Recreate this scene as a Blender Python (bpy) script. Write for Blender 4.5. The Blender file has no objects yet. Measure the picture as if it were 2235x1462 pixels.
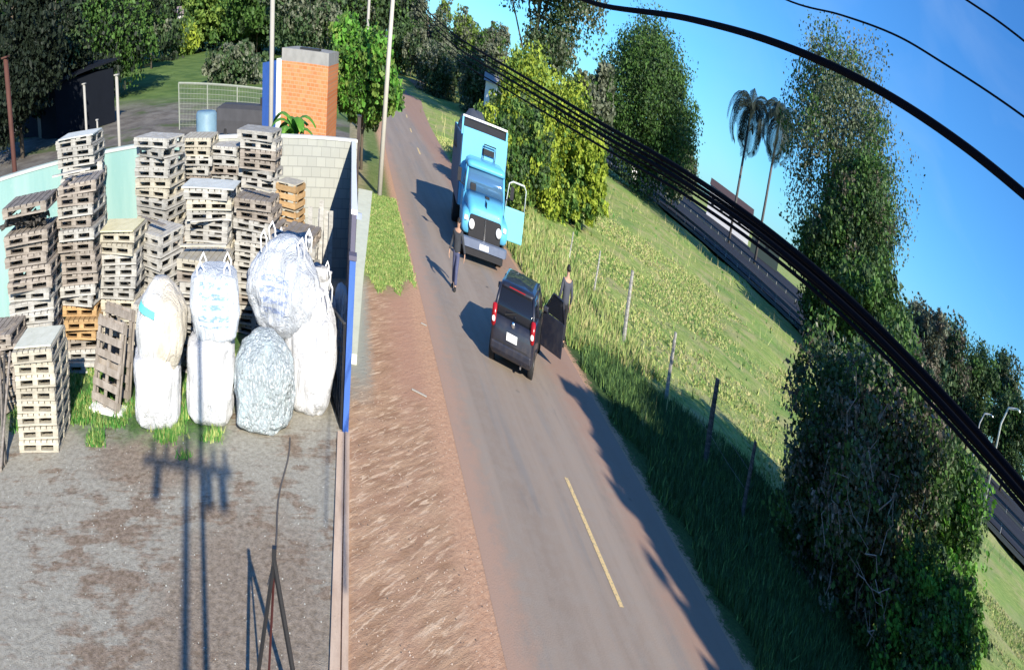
import bpy, bmesh, math, random
import numpy as np
from mathutils import Vector, Matrix, noise, Quaternion
R = math.radians
random.seed(7); rng = np.random.default_rng(7)
sc = bpy.context.scene
COL = sc.collection

# ------------------------------------------------------------------ camera
CAM_H = 4.95
C_R = Vector((0.63080778, -0.68252816, 0.36910276))
C_U = Vector((-0.08431501, 0.41257551, 0.90701292))
C_F = Vector((0.77134462, 0.60327171, -0.20270847))
LON0, LON1, LAT0, LAT1 = R(-85.61892), R(22.19341), R(-6.16345), R(25.77438)
cd = bpy.data.cameras.new('camera'); cam = bpy.data.objects.new('camera', cd); COL.objects.link(cam)
cd.type = 'PANO'; cd.panorama_type = 'EQUIRECTANGULAR'
cd.longitude_min, cd.longitude_max, cd.latitude_min, cd.latitude_max = LON0, LON1, LAT0, LAT1
cd.clip_start = 0.05; cd.clip_end = 5000
Mc = Matrix((C_R, C_U, -C_F)).transposed().to_4x4(); Mc.translation = (0, 0, CAM_H)
cam.matrix_world = Mc
sc.camera = cam
# ------------------------------------------------------------------ light
SUN_EL = R(25.5); SHADOW_AZ = R(-15.5)           # shadows fall towards this bearing (from +Y, clockwise)
SD = Vector((math.sin(SHADOW_AZ) * math.cos(SUN_EL), math.cos(SHADOW_AZ) * math.cos(SUN_EL), -math.sin(SUN_EL)))
sl = bpy.data.lights.new('sun', 'SUN'); sl.energy = 5.0; sl.angle = R(0.5); sl.color = (1, 0.93, 0.80)
so = bpy.data.objects.new('sun', sl); COL.objects.link(so); so.rotation_euler = SD.to_track_quat('-Z', 'Y').to_euler()
so.location = (20, -30, 40)
w = bpy.data.worlds.new('World'); sc.world = w; w.use_nodes = True
nt = w.node_tree; nt.nodes.clear()
sky = nt.nodes.new('ShaderNodeTexSky'); sky.sky_type = 'NISHITA'; sky.sun_disc = False
sky.sun_elevation = SUN_EL; sky.sun_rotation = SHADOW_AZ + math.pi; sky.air_density = 1.0; sky.dust_density = 0.15; sky.ozone_density = 3.0
hs = nt.nodes.new('ShaderNodeMix'); hs.data_type = 'RGBA'; hs.blend_type = 'MULTIPLY'; hs.inputs[0].default_value = 1; hs.inputs[7].default_value = (.42, .95, 1.52, 1)
bg = nt.nodes.new('ShaderNodeBackground'); bg.inputs['Strength'].default_value = 0.082
ow = nt.nodes.new('ShaderNodeOutputWorld')
nt.links.new(sky.outputs[0], hs.inputs[6]); 
ctc = nt.nodes.new('ShaderNodeTexCoord'); cmp_ = nt.nodes.new('ShaderNodeMapping'); cmp_.inputs['Scale'].default_value = (1.2, 2.6, 5.5); cn = nt.nodes.new('ShaderNodeTexNoise'); cn.inputs['Scale'].default_value = 1.7; cn.inputs['Detail'].default_value = 7; cn.inputs['Distortion'].default_value = .8
cr = nt.nodes.new('ShaderNodeMapRange'); cr.inputs[1].default_value = .5; cr.inputs[2].default_value = .78; cr.inputs[4].default_value = .14
cx = nt.nodes.new('ShaderNodeMix'); cx.data_type = 'RGBA'; cx.inputs[7].default_value = (5.2, 6.4, 8.0, 1)
nt.links.new(ctc.outputs['Generated'], cmp_.inputs[0]); nt.links.new(cmp_.outputs[0], cn.inputs['Vector']); nt.links.new(cn.outputs[0], cr.inputs[0]); nt.links.new(cr.outputs[0], cx.inputs[0])
nt.links.new(hs.outputs[2], cx.inputs[6]); nt.links.new(cx.outputs[2], bg.inputs[0]); nt.links.new(bg.outputs[0], ow.inputs[0])
sc.view_settings.view_transform = 'Standard'; sc.view_settings.look = 'None'; sc.view_settings.gamma = 1.0
sc.view_settings.exposure = 0.72
sc.cycles.max_bounces = 5; sc.cycles.transparent_max_bounces = 8

# ------------------------------------------------------------------ where a sight line meets the place
def ray(x, y):
    lon = LON0 + x / 2235 * (LON1 - LON0); lat = LAT1 - y / 1462 * (LAT1 - LAT0)
    return math.cos(lat) * math.sin(lon) * C_R + math.sin(lat) * C_U + math.cos(lat) * math.cos(lon) * C_F
def G(x, y, z=0.0):
    d = ray(x, y); return d * ((z - CAM_H) / d.z) + Vector((0, 0, CAM_H))
def atY(x, y, Y):
    d = ray(x, y); return d * (Y / d.y) + Vector((0, 0, CAM_H))
def topz(x, y, X, Y):
    d = ray(x, y); return CAM_H + d.z / math.hypot(d.x, d.y) * math.hypot(X, Y)
def polar(x, dist, y=None):
    """ground point at a distance, on the bearing of a sight line"""
    d = ray(x, 100 if y is None else y); a = math.atan2(d.x, d.y); return Vector((dist * math.sin(a), dist * math.cos(a), 0))

# ------------------------------------------------------------------ node expression helper
class S:
    def __init__(s, nt, v): s.nt, s.v = nt, v
    def _m(s, op, *a, clamp=False):
        n = s.nt.nodes.new('ShaderNodeMath'); n.operation = op; n.use_clamp = clamp
        for i, q in enumerate((s,) + a):
            q = q.v if isinstance(q, S) else q
            if isinstance(q, (int, float)): n.inputs[i].default_value = q
            else: s.nt.links.new(q, n.inputs[i])
        return S(s.nt, n.outputs[0])
    def __add__(s, o): return s._m('ADD', o)
    __radd__ = __add__
    def __sub__(s, o): return s._m('SUBTRACT', o)
    def __rsub__(s, o): return S(s.nt, o)._m('SUBTRACT', s)
    def __mul__(s, o): return s._m('MULTIPLY', o)
    __rmul__ = __mul__
    def __truediv__(s, o): return s._m('DIVIDE', o)
    def abs(s): return s._m('ABSOLUTE')
    def max(s, o): return s._m('MAXIMUM', o)
    def min(s, o): return s._m('MINIMUM', o)
    def pow(s, o): return s._m('POWER', o)
    def clamp(s): return s._m('ADD', 0.0, clamp=True)
    def frac(s): return s._m('FRACT')
    def step(s, a, b):   # smooth 0..1 between a and b
        n = s.nt.nodes.new('ShaderNodeMapRange'); n.interpolation_type = 'SMOOTHSTEP'
        s.nt.links.new(s.v, n.inputs[0]); inv = a > b
        n.inputs[1].default_value, n.inputs[2].default_value = (b, a) if inv else (a, b)
        n.inputs[3].default_value, n.inputs[4].default_value = (1, 0) if inv else (0, 1)
        return S(s.nt, n.outputs[0])
class Mat:
    def __init__(s, name, rough=0.85, spec=0.3, metal=0.0):
        s.m = bpy.data.materials.new(name); s.m.use_nodes = True; s.nt = s.m.node_tree
        s.b = s.nt.nodes['Principled BSDF']; s.b.inputs['Roughness'].default_value = rough
        s.b.inputs['Specular IOR Level'].default_value = spec; s.b.inputs['Metallic'].default_value = metal
        s.tc = s.nt.nodes.new('ShaderNodeTexCoord')
        s.P = s.tc.outputs['Object']
        sp = s.nt.nodes.new('ShaderNodeSeparateXYZ'); s.nt.links.new(s.P, sp.inputs[0])
        s.x, s.y, s.z = (S(s.nt, o) for o in sp.outputs)
    def vec(s, scale=(1, 1, 1), rot=0.0):
        n = s.nt.nodes.new('ShaderNodeMapping'); n.vector_type = 'TEXTURE'; n.inputs['Scale'].default_value = tuple(1 / q for q in scale); n.inputs['Rotation'].default_value = (0, 0, rot)
        s.nt.links.new(s.P, n.inputs[0]); return n.outputs[0]
    def noise(s, scale, detail=4, rough=0.55, vec=None, dist=0.0):
        n = s.nt.nodes.new('ShaderNodeTexNoise'); n.inputs['Scale'].default_value = scale; n.inputs['Detail'].default_value = detail
        n.inputs['Roughness'].default_value = rough; n.inputs['Distortion'].default_value = dist
        s.nt.links.new(vec or s.P, n.inputs['Vector']); return S(s.nt, n.outputs[0])
    def voro(s, scale, vec=None, feat='F1'):
        n = s.nt.nodes.new('ShaderNodeTexVoronoi'); n.inputs['Scale'].default_value = scale; n.feature = feat
        s.nt.links.new(vec or s.P, n.inputs['Vector']); return S(s.nt, n.outputs[0])
    def rand(s):
        n = s.nt.nodes.new('ShaderNodeObjectInfo'); return S(s.nt, n.outputs['Random'])
    def col(s, c):
        if isinstance(c, S): return c
        n = s.nt.nodes.new('ShaderNodeRGB'); n.outputs[0].default_value = (*c, 1); return S(s.nt, n.outputs[0])
    def mix(s, f, a, b):
        n = s.nt.nodes.new('ShaderNodeMix'); n.data_type = 'RGBA'; n.clamp_factor = True
        if isinstance(f, S): s.nt.links.new(f.v, n.inputs[0])
        else: n.inputs[0].default_value = f
        for i, c in ((6, a), (7, b)):
            if isinstance(c, S): s.nt.links.new(c.v, n.inputs[i])
            else: n.inputs[i].default_value = (*c, 1)
        return S(s.nt, n.outputs[2])
    def scale(s, c, f):
        n = s.nt.nodes.new('ShaderNodeVectorMath'); n.operation = 'SCALE'
        s.nt.links.new(s.col(c).v, n.inputs[0])
        if isinstance(f, S): s.nt.links.new(f.v, n.inputs['Scale'])
        else: n.inputs['Scale'].default_value = f
        return S(s.nt, n.outputs[0])
    def base(s, c):
        s.nt.links.new(s.col(c).v, s.b.inputs['Base Color']); return s
    def rough(s, f): s.nt.links.new(f.v, s.b.inputs['Roughness']); return s
    def bump(s, h, strength=0.4, dist=0.05):
        n = s.nt.nodes.new('ShaderNodeBump'); n.inputs['Strength'].default_value = strength; n.inputs['Distance'].default_value = dist
        s.nt.links.new(h.v, n.inputs['Height']); s.nt.links.new(n.outputs[0], s.b.inputs['Normal']); return s

def simple(name, c, rough=0.7, var=0.25, scale=6, metal=0.0, spec=0.4, bump=0.15):
    m = Mat(name, rough, spec, metal); n = m.noise(scale, 5)
    m.base(m.scale(c, n * (2 * var) + (1 - var)))
    if bump: m.bump(m.noise(scale * 4, 4), bump, 0.02)
    return m.m

# ------------------------------------------------------------------ mesh helpers
def tag(o, label=None, cat=None, group=None, kind=None):
    if label: o['label'] = label
    if cat: o['category'] = cat
    if group: o['group'] = group
    if kind: o['kind'] = kind
    return o
def empty(name, loc=(0, 0, 0), rz=0.0, label=None, cat=None, group=None):
    o = bpy.data.objects.new(name, None); o.empty_display_size = 0.2; COL.objects.link(o); o.location = loc; o.rotation_euler = (0, 0, rz)
    return tag(o, label, cat, group)
class MB:
    def __init__(s): s.v = []; s.f = []; s.m = []; s.mi = 0
    def add(s, vs, fs):
        o = len(s.v); s.v += [tuple(v) for v in vs]; s.f += [tuple(i + o for i in f) for f in fs]; s.m += [s.mi] * len(fs); return s
    def box(s, x0, x1, y0, y1, z0, z1, M=None):
        vs = [Vector((x, y, z)) for z in (z0, z1) for y in (y0, y1) for x in (x0, x1)]
        if M is not None: vs = [M @ v for v in vs]
        return s.add(vs, [(0, 2, 3, 1), (4, 5, 7, 6), (0, 1, 5, 4), (2, 6, 7, 3), (0, 4, 6, 2), (1, 3, 7, 5)])
    def tube(s, pts, r, n=8, cap=True):
        pts = [Vector(p) for p in pts]; k = len(pts); rs = r if isinstance(r, (list, tuple)) else [r] * k
        vs = []; ref = None
        for i, p in enumerate(pts):
            d = (pts[min(i + 1, k - 1)] - pts[max(i - 1, 0)]).normalized()
            if ref is None: ref = Vector((0, 0, 1)) if abs(d.z) < .9 else Vector((1, 0, 0))
            a = d.cross(ref).normalized(); b = a.cross(d).normalized(); ref = b
            vs += [p + (a * math.cos(2 * math.pi * j / n) + b * math.sin(2 * math.pi * j / n)) * rs[i] for j in range(n)]
        fs = [(i * n + j, i * n + (j + 1) % n, (i + 1) * n + (j + 1) % n, (i + 1) * n + j) for i in range(k - 1) for j in range(n)]
        if cap: fs += [tuple(reversed(range(n))), tuple(range((k - 1) * n, k * n))]
        return s.add(vs, fs)
    def loft(s, rings, cap=True):
        n = len(rings[0]); k = len(rings); vs = [p for r in rings for p in r]
        fs = [(i * n + j, i * n + (j + 1) % n, (i + 1) * n + (j + 1) % n, (i + 1) * n + j) for i in range(k - 1) for j in range(n)]
        if cap: fs += [tuple(reversed(range(n))), tuple(range((k - 1) * n, k * n))]
        return s.add(vs, fs)
    def build(s, name, mats, parent=None, loc=(0, 0, 0), rz=0.0, smooth=False, bevel=0.0, link=True):
        me = bpy.data.meshes.new(name); me.from_pydata(s.v, [], s.f)
        for m in (mats if isinstance(mats, (list, tuple)) else [mats]): me.materials.append(m)
        me.polygons.foreach_set('material_index', s.m)
        if smooth: me.polygons.foreach_set('use_smooth', [True] * len(me.polygons))
        me.update(); bm = bmesh.new(); bm.from_mesh(me); bmesh.ops.recalc_face_normals(bm, faces=bm.faces); bm.to_mesh(me); bm.free()
        o = bpy.data.objects.new(name, me); COL.objects.link(o); o.location = loc; o.rotation_euler = (0, 0, rz)
        if parent: o.parent = parent
        if bevel:
            b = o.modifiers.new('bevel', 'BEVEL'); b.width = bevel; b.segments = 2; b.limit_method = 'ANGLE'
        return o
def rrect(w, h, r, z=None, cx=0, cy=0, seg=3, plane='xy'):
    """rounded rectangle ring; plane xz puts it in X/Z at depth z"""
    out = []; r = min(r, w / 2 - 1e-3, h / 2 - 1e-3)
    for sx, sy, a0 in ((1, 1, 0), (-1, 1, 90), (-1, -1, 180), (1, -1, 270)):
        for i in range(seg + 1):
            a = R(a0 + 90 * i / seg); u = cx + sx * (w / 2 - r) + r * math.cos(a); v = cy + sy * (h / 2 - r) + r * math.sin(a)
            out.append(Vector((u, v, z)) if plane == 'xy' else Vector((u, z, v)))
    return out
def copy_tree(o, parent=None):
    c = o.copy(); COL.objects.link(c); c.parent = parent
    for ch in [q for q in bpy.data.objects if q.parent == o]: copy_tree(ch, c)
    return c
def quads(name, V, mats, parent=None, mi=None, nv=4):
    """V: (n, nv, 3) array of separate faces"""
    n = V.shape[0]; me = bpy.data.meshes.new(name)
    me.vertices.add(n * nv); me.vertices.foreach_set('co', V.reshape(-1).astype(np.float32))
    me.loops.add(n * nv); me.loops.foreach_set('vertex_index', np.arange(n * nv, dtype=np.int32))
    me.polygons.add(n); me.polygons.foreach_set('loop_start', np.arange(0, n * nv, nv, dtype=np.int32))
    for m in (mats if isinstance(mats, (list, tuple)) else [mats]): me.materials.append(m)
    if mi is not None: me.polygons.foreach_set('material_index', mi.astype(np.int32))
    me.update(calc_edges=True); o = bpy.data.objects.new(name, me); COL.objects.link(o)
    if parent: o.parent = parent
    return o

# ------------------------------------------------------------------ materials
def ground_mat():
    m = Mat('soil_and_grass', 0.95, 0.15)
    x, y = m.x, m.y
    n1 = m.noise(0.35, 5); n2 = m.noise(1.6, 6, 0.65); n3 = m.noise(9, 6, 0.7); n4 = m.noise(45, 3, 0.7)
    w1 = (n2 - 0.5) * 1.6; w2 = (n3 - 0.5) * 0.7
    # yard: worn grey concrete and gravel with brown mud patches
    streak = m.noise(3.0, 6, 0.7, m.vec((0.35, 1.6, 1), R(12)), 0.6)
    grey = m.mix(n3.step(.3, .7), (.285, .262, .21), (.43, .40, .33))
    grey = m.mix(n4.step(.58, .75), grey, (.42, .42, .39))
    grey = m.mix(n4.step(.36, .26), grey, (.07, .065, .06))
    mud = m.mix(n3.step(.3, .7), (.17, .125, .085), (.34, .265, .20))
    mudmask = (n1 * .45 + streak * .35 + n2 * .35).step(.57, .64)
    m3 = ((x + 1.6) * (x + 1.6) * .25 + (y - 8.6) * (y - 8.6) * .12 + w1).step(1.3, .3)      # muddy corner by the kerb
    m4 = ((x + 4.6) * (x + 4.6) * .35 + (y - 12.2) * (y - 12.2) * 1.1 + w1).step(1.4, .2)
    yard = m.mix(mudmask.max(m3 * .8).max(m4 * .85), grey, mud)
    crack = m.voro(.55, None, 'DISTANCE_TO_EDGE').step(.03, .0) * streak.step(.45, .6)
    yard = m.mix(crack * .22, yard, (.06, .05, .045))
    yg = (y - 12.3 + x * .0 + w1 * 1.3 + w2).step(.0, 1.3) * (x + 2.6 + w1).step(0, -.9) * (x + 12 + w1).step(0, 1)
    gr = m.mix(n3.step(.35, .65), (.03, .09, .02), (.10, .19, .05))
    gr = m.mix(n4.step(.6, .72), gr, (.36, .34, .2))
    yard = m.mix(yg * n3.step(.30, .42), yard, gr)
    # roadside dirt
    tread = m.noise(2.6, 7, 0.75, m.vec((.26, 1.25, 1), R(32)), 0.3)
    tread2 = m.noise(7.0, 6, 0.7, m.vec((.2, 1.3, 1), R(40)), 0.3)
    dirt = m.mix(tread.step(.36, .64), (.31, .18, .105), (.52, .335, .21))
    dirt = m.mix(tread2.step(.52, .62), dirt, (.68, .49, .33))
    dirt = m.mix(n2.step(.42, .62) * .4, dirt, (.44, .26, .17))
    dirt = m.mix(n4.step(.62, .72), dirt, (.62, .5, .38))
    dirt = m.mix(n4.step(.33, .26) * .5, dirt, (.16, .10, .07))
    far = (y + w1 * 2).step(14.5, 17.5)
    dirt = m.mix(far * (x + w2).step(1.3, .8), dirt, (.33, .33, .28))
    dirt = m.mix(far * (x + w2).step(1.2, 2.4) * .8, dirt, (.46, .26, .175))
    red = m.mix(n3.step(.3, .7), (.46, .26, .16), (.58, .36, .23))
    # verge grass further along
    vg = m.mix(n3.step(.3, .7), (.09, .14, .03), (.19, .24, .075))
    vg = m.mix(n2.step(.45, .65) * .6, vg, (.24, .27, .10))
    vmask = (y + w1 * 1.2 - (x - 1.8).abs() * .8).step(22.0, 24.6) * (x + w2).step(3.35, 2.6)
    left = m.mix(vmask, m.mix((x + w2 + (y - 14) * .0).step(2.5, 3.2), dirt, red), vg)
    left = m.mix(y.step(30, 45) * x.step(2.0, 1.0), left, m.mix(n2.step(.4, .6), (.24, .22, .12), (.36, .3, .18)))
    # field
    d1 = m.noise(1.1, 6, 0.7, m.vec((.3, 1.2, 1), R(-62)), .4); d2 = m.noise(6.5, 5, 0.7, m.vec((.25, 1.1, 1), R(-58)))
    fl = m.mix(d2.step(.3, .7), (.16, .24, .05), (.40, .46, .14))
    fl = m.mix(d1.step(.52, .68) * .85, fl, (.11, .24, .045))
    fl = m.mix(n1.step(.45, .62) * .6, fl, (.44, .38, .19))
    fl = m.mix(m.noise(.12, 3).step(.5, .65) * .55, fl, (.14, .28, .06))
    fl = m.mix(n4.step(.36, .28) * .5, fl, (.05, .07, .02))
    shade_tint = m.mix(n3.step(.3, .7), (.03, .06, .018), (.08, .13, .035))  # dense verge grass, with the trees' shade painted into its colour
    fl = m.mix(((y + x * .78 + w1 * .8).step(33.5, 31.5)) * x.step(17.5, 15.5), fl, shade_tint)  # mask follows the edge of the roadside trees' shadow
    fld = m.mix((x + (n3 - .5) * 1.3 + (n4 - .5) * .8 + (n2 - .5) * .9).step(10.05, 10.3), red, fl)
    # behind the yard
    bk = m.mix(m.noise(.5, 6, .7).step(.35, .65), (.12, .105, .09), (.22, .20, .17))
    bk = m.mix(m.noise(.16, 4).step(.5, .6), bk, (.09, .115, .05))
    lawn = m.mix(m.noise(.3, 5).step(.3, .7), (.07, .13, .03), (.15, .22, .06))
    bk = m.mix((y + w1 * 4 + x * .35).step(58, 70), bk, lawn)
    res = m.mix((x + w2 * .25).step(.12, .2), yard, left)
    res = m.mix(((y - x * .438 - 23.5)).step(0, .1) * x.step(.3, .1), res, bk)
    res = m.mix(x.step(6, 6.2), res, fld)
    res = m.mix(y.step(60, 90) * x.step(12, -2).max(0.0) , res, lawn)
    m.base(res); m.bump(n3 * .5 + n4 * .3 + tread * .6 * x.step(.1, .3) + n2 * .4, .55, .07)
    return m.m
def road_mat():
    m = Mat('worn_asphalt', 0.8, 0.35); x, y = m.x, m.y
    # the object's own Y runs along the road, X is the offset from its left edge
    n1 = m.noise(.5, 5); n2 = m.noise(3, 6, .65); n3 = m.noise(30, 4, .7); lane = m.noise(1.0, 4, .6, m.vec((1.3, .05, 1)))
    c = m.mix(lane.step(.35, .65), (.275, .215, .165), (.335, .265, .205))
    c = m.mix(n2.step(.4, .65) * .5, c, (.315, .265, .215))
    c = m.mix(m.noise(1.2, 4, .6, m.vec((1, .08, 1))).step(.52, .66) * .5, c, (.22, .21, .195))
    c = m.mix(n3.step(.62, .74) * .5, c, (.4, .37, .33)); c = m.mix(n3.step(.36, .28) * .5, c, (.08, .07, .065))
    spots = m.voro(.9).step(.10, .05) * n1.step(.5, .6); c = m.mix(spots * .8, c, (.06, .055, .055))
    e = (n2 - .5) * 1.3 + (n1 - .5) * .9 + (n3 - .5) * .8
    c = m.mix((x + e).step(1.0, .1) * .9, c, (.42, .27, .19)); c = m.mix((x + e * 1.2).step(4.3, 5.5) * .65, c, (.36, .20, .13))
    wv = m.noise(1.4, 3, .5); ck_ = m.voro(.5, m.vec((1, .45, 1)), 'DISTANCE_TO_EDGE') + (wv - .5) * .10; ck_ = ck_.abs().step(.010, .002) * m.noise(.35, 3).step(.5, .6)
    c = m.mix(m.noise(.8, 5, .7, m.vec((1, .3, 1))).step(.60, .70) * .45, c, (.19, .165, .145))
    c = m.mix(m.noise(55, 2, .6).step(.66, .72) * .6, c, (.46, .41, .35))
    m.base(c); m.bump(n3, .5, .012); return m.m
M_GROUND = ground_mat(); M_ROAD = road_mat()
def wood(name, a, b, var=.35):
    m = Mat(name, 0.85, 0.2); r = m.rand(); n = m.noise(5, 6, .65, m.vec((1, 1, 5)))
    c = m.mix(n.step(.3, .7), a, b); c = m.scale(c, r * var + (1 - var * .45)); c = m.mix(m.noise(14, 4).step(.62, .75) * .5, c, tuple(q * .35 for q in a))
    m.base(c); m.bump(n, .3, .01); return m.m
W_GREY = wood('weathered_pallet_wood', (.29, .275, .245), (.44, .425, .39))
W_PALE = wood('pale_pallet_wood', (.34, .31, .25), (.48, .44, .35))
W_ORANGE = wood('orange_pallet_wood', (.36, .22, .10), (.48, .32, .16))
W_BROWN = wood('brown_pallet_wood', (.20, .17, .14), (.33, .29, .25))
W_DARK = wood('dark_board', (.035, .033, .03), (.12, .11, .10))
W_POST = wood('grey_post_wood', (.2, .19, .17), (.42, .40, .36))
BARK = simple('bark', (.12, .095, .07), .95, .4, 8, bump=.5)
CONC = simple('grey_concrete', (.34, .335, .31), .9, .2, 5)
STEEL_K = simple('black_painted_steel', (.018, .018, .02), .5, .2, 20)
RUBBER = simple('rubber', (.02, .02, .02), .8, .2, 20)
WHITE = simple('white_paint', (.8, .8, .78), .6, .08, 5)
def leafmat(name, c1, c2, c3, scale=.8, trans=.25):
    m = Mat(name, 0.6, 0.25); n = m.noise(scale, 3); k = m.noise(scale * 9, 3)
    c = m.mix(n.step(.38, .62), c1, c2); c = m.mix(k.step(.5, .68), c, c3); m.base(c)
    t = m.nt.nodes.new('ShaderNodeBsdfTranslucent'); mx = m.nt.nodes.new('ShaderNodeMixShader'); mx.inputs[0].default_value = trans
    out = m.nt.nodes['Material Output']; m.nt.links.new(c.v, t.inputs[0]); m.nt.links.new(m.b.outputs[0], mx.inputs[1]); m.nt.links.new(t.outputs[0], mx.inputs[2])
    m.nt.links.new(mx.outputs[0], out.inputs[0]); return m.m
L_DARK = leafmat('dark_leaves', (.032, .068, .028), (.062, .115, .04), (.15, .19, .09))
L_MID = leafmat('green_leaves', (.04, .10, .022), (.08, .17, .035), (.15, .24, .06))
L_BRIGHT = leafmat('bright_green_leaves', (.06, .19, .022), (.13, .33, .04), (.23, .42, .07))
L_YEL = leafmat('yellow_green_leaves', (.20, .28, .03), (.34, .42, .045), (.46, .50, .08))
L_GREY = leafmat('grey_green_leaves', (.085, .105, .065), (.16, .18, .115), (.32, .33, .24))
L_BROWN = leafmat('dry_brown_leaves', (.06, .058, .035), (.16, .135, .10), (.36, .31, .24))
L_LIGHT = leafmat('light_green_leaves', (.10, .19, .03), (.2, .3, .06), (.32, .4, .1))
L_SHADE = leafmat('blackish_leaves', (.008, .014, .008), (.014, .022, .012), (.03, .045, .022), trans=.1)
L_AIRY = leafmat('pale_grey_green_leaves', (.085, .12, .065), (.15, .19, .105), (.28, .30, .20))
L_PALM = leafmat('palm_leaves', (.02, .03, .022), (.035, .05, .035), (.06, .075, .05))

# ------------------------------------------------------------------ setting
def sheet(name, pts, z, mat, origin=(0, 0)):
    mb = MB(); mb.add([(x - origin[0], y - origin[1], z) for x, y in pts], [tuple(range(len(pts)))])
    return tag(mb.build(name, mat, loc=(origin[0], origin[1], 0)), kind='structure')
def ground():
    xs = sorted(set([-1600, -800, -300, -120] + [float(v) for v in np.arange(-60, 76, 1.0)] + [90, 120, 200, 400, 900, 2400]))
    ys = sorted(set([-300, -60] + [float(v) for v in np.arange(-20, 120, 1.0)] + [140, 180, 240, 400, 900, 2400]))
    vs = []; n = len(xs)
    for y in ys:
        for x in xs:
            z = 0.0
            if x > 10.5 and x < 78 and y > 0:
                f = min(1, (x - 10.5) / 6) * min(1, (78 - x) / 8)
                z = f * (.35 * noise.noise(Vector((x * .12, y * .12, 0))) + .12 * noise.noise(Vector((x * .6, y * .6, 3)))) 
            elif y > 30 and x < -4:
                z = .2 * noise.noise(Vector((x * .2, y * .2, 7))) * min(1, (y - 30) / 8)
            vs.append((x, y, z))
    fs = [(j * n + i, j * n + i + 1, (j + 1) * n + i + 1, (j + 1) * n + i) for j in range(len(ys) - 1) for i in range(n - 1)]
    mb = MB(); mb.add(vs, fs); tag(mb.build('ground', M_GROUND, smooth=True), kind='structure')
ground()
def edge(y):
    k = lambda t: max(0, t) ** 2
    return 3.55 + k(y - 38) * .0011 if y < 180 else 0
def road():
    mb = MB(); ys = [-30, -10, 0] + list(np.arange(3, 40, 3.)) + list(np.arange(40, 172, 4.)); 
    vs = []; N = 14
    for y in ys:
        e0 = 3.45 + max(0, y - 40) ** 2 * .00075; wd = 6.5
        for i in range(N + 1):
            t = i / N; vs.append((e0 - 3.45 + t * wd, y, .03 - .03 * (2 * t - 1) ** 4 + .004))
    fs = [(j * (N + 1) + i, j * (N + 1) + i + 1, (j + 1) * (N + 1) + i + 1, (j + 1) * (N + 1) + i) for j in range(len(ys) - 1) for i in range(N)]
    mb.add(vs, fs); tag(mb.build('road', M_ROAD, loc=(3.45, 0, 0), smooth=True), kind='structure')
    dash = Mat('faded_yellow_paint', .8, .3); n = dash.noise(18, 5, .7); dash.base(dash.mix(n.step(.36, .5), (.34, .29, .2), (.72, .52, .24))); dash = dash.m
    mb = MB()
    def d(y0, y1, ww=.12):
        c = lambda y: 6.83 + max(0, y - 40) ** 2 * .00075
        mb.add([(c(y0) - ww / 2, y0, .040), (c(y0) + ww / 2, y0, .040), (c(y1) + ww / 2, y1, .040), (c(y1) - ww / 2, y1, .040)], [(0, 1, 2, 3)])
    d(10.4, 14.3)
    for k in range(5): d(10.4 + 44 + k * 12, 13.4 + 44 + k * 12, .16)
    tag(mb.build('road_marking', dash), kind='structure')
road()
# kerb / gate sill along the property line
KERB = Mat('sandy_concrete', .9, .2); _n = KERB.noise(2.5, 6, .65, KERB.vec((1, .3, 1))); _k = KERB.noise(20, 4, .7)
KERB.base(KERB.mix(_k.step(.6, .72) * .5, KERB.mix(_n.step(.3, .7), (.47, .33, .235), (.66, .50, .37)), (.25, .17, .12))); KERB.bump(_k, .3, .01); KERB = KERB.m
mb = MB(); ys = [-6] + [y + random.uniform(-.2, .2) for y in np.arange(0, 14, .7)] + [14.1]
for a, b in ((.055, .235), (.265, .385)):
    rings = [[Vector((a + random.uniform(-.012, .012), y, .0)), Vector((b + random.uniform(-.012, .012), y, .0)), Vector((b, y, .045 + random.uniform(-.006, .006))), Vector((a, y, .05 + random.uniform(-.006, .006)))] for y in ys]
    mb.loft(rings)
tag(mb.build('sill_kerb', KERB), 'long sandy concrete gate sill with a groove along the yard edge', 'kerb')
CURB = simple('pale_kerb_concrete', (.62, .64, .50), .9, .18, 3)
mb = MB(); mb.loft([[Vector((a, y, 0)), Vector((b, y, 0)), Vector((b, y, .16)), Vector((a, y, .16))] for y, a, b in ((17.4, .40, .60), (23, .52, .90), (30, .68, 1.35), (36.5, .85, 1.75))])
tag(mb.build('pavement_kerb', CURB), 'pale concrete footing strip along the street side of the wall', 'kerb')
# highway beyond the field
HW = Mat('dark_highway_asphalt', .9, .2); HW.base(HW.mix(HW.noise(.4, 5, .6, HW.vec((1, .05, 1))).step(.3, .7), (.016, .017, .024), (.03, .03, .037))); HW = HW.m
sheet('highway', [(73, -60), (106, -60), (106, 700), (73, 700)], .30, HW)
sheet('highway_far_lanes', [(113, -60), (170, -60), (170, 700), (113, 700)], .30, HW)
MED = simple('dark_verge_grass', (.018, .024, .014), .95, .4, .5)
sheet('highway_median', [(106, -60), (113, -60), (113, 700), (106, 700)], .26, MED)
sheet('highway_verge', [(67.5, -60), (73, -60), (73, 700), (67.5, 700)], .22, MED)
mb = MB()
for X in (77.5, 101.5): mb.box(X, X + .3, -50, 600, .305, .309)
for k in range(40): mb.box(89.5, 89.8, -40 + k * 14, -34 + k * 14, .305, .309)
tag(mb.build('highway_marking', simple('dull_white_paint', (.08, .08, .08), .8, .2, 2)), kind='structure')
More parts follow.
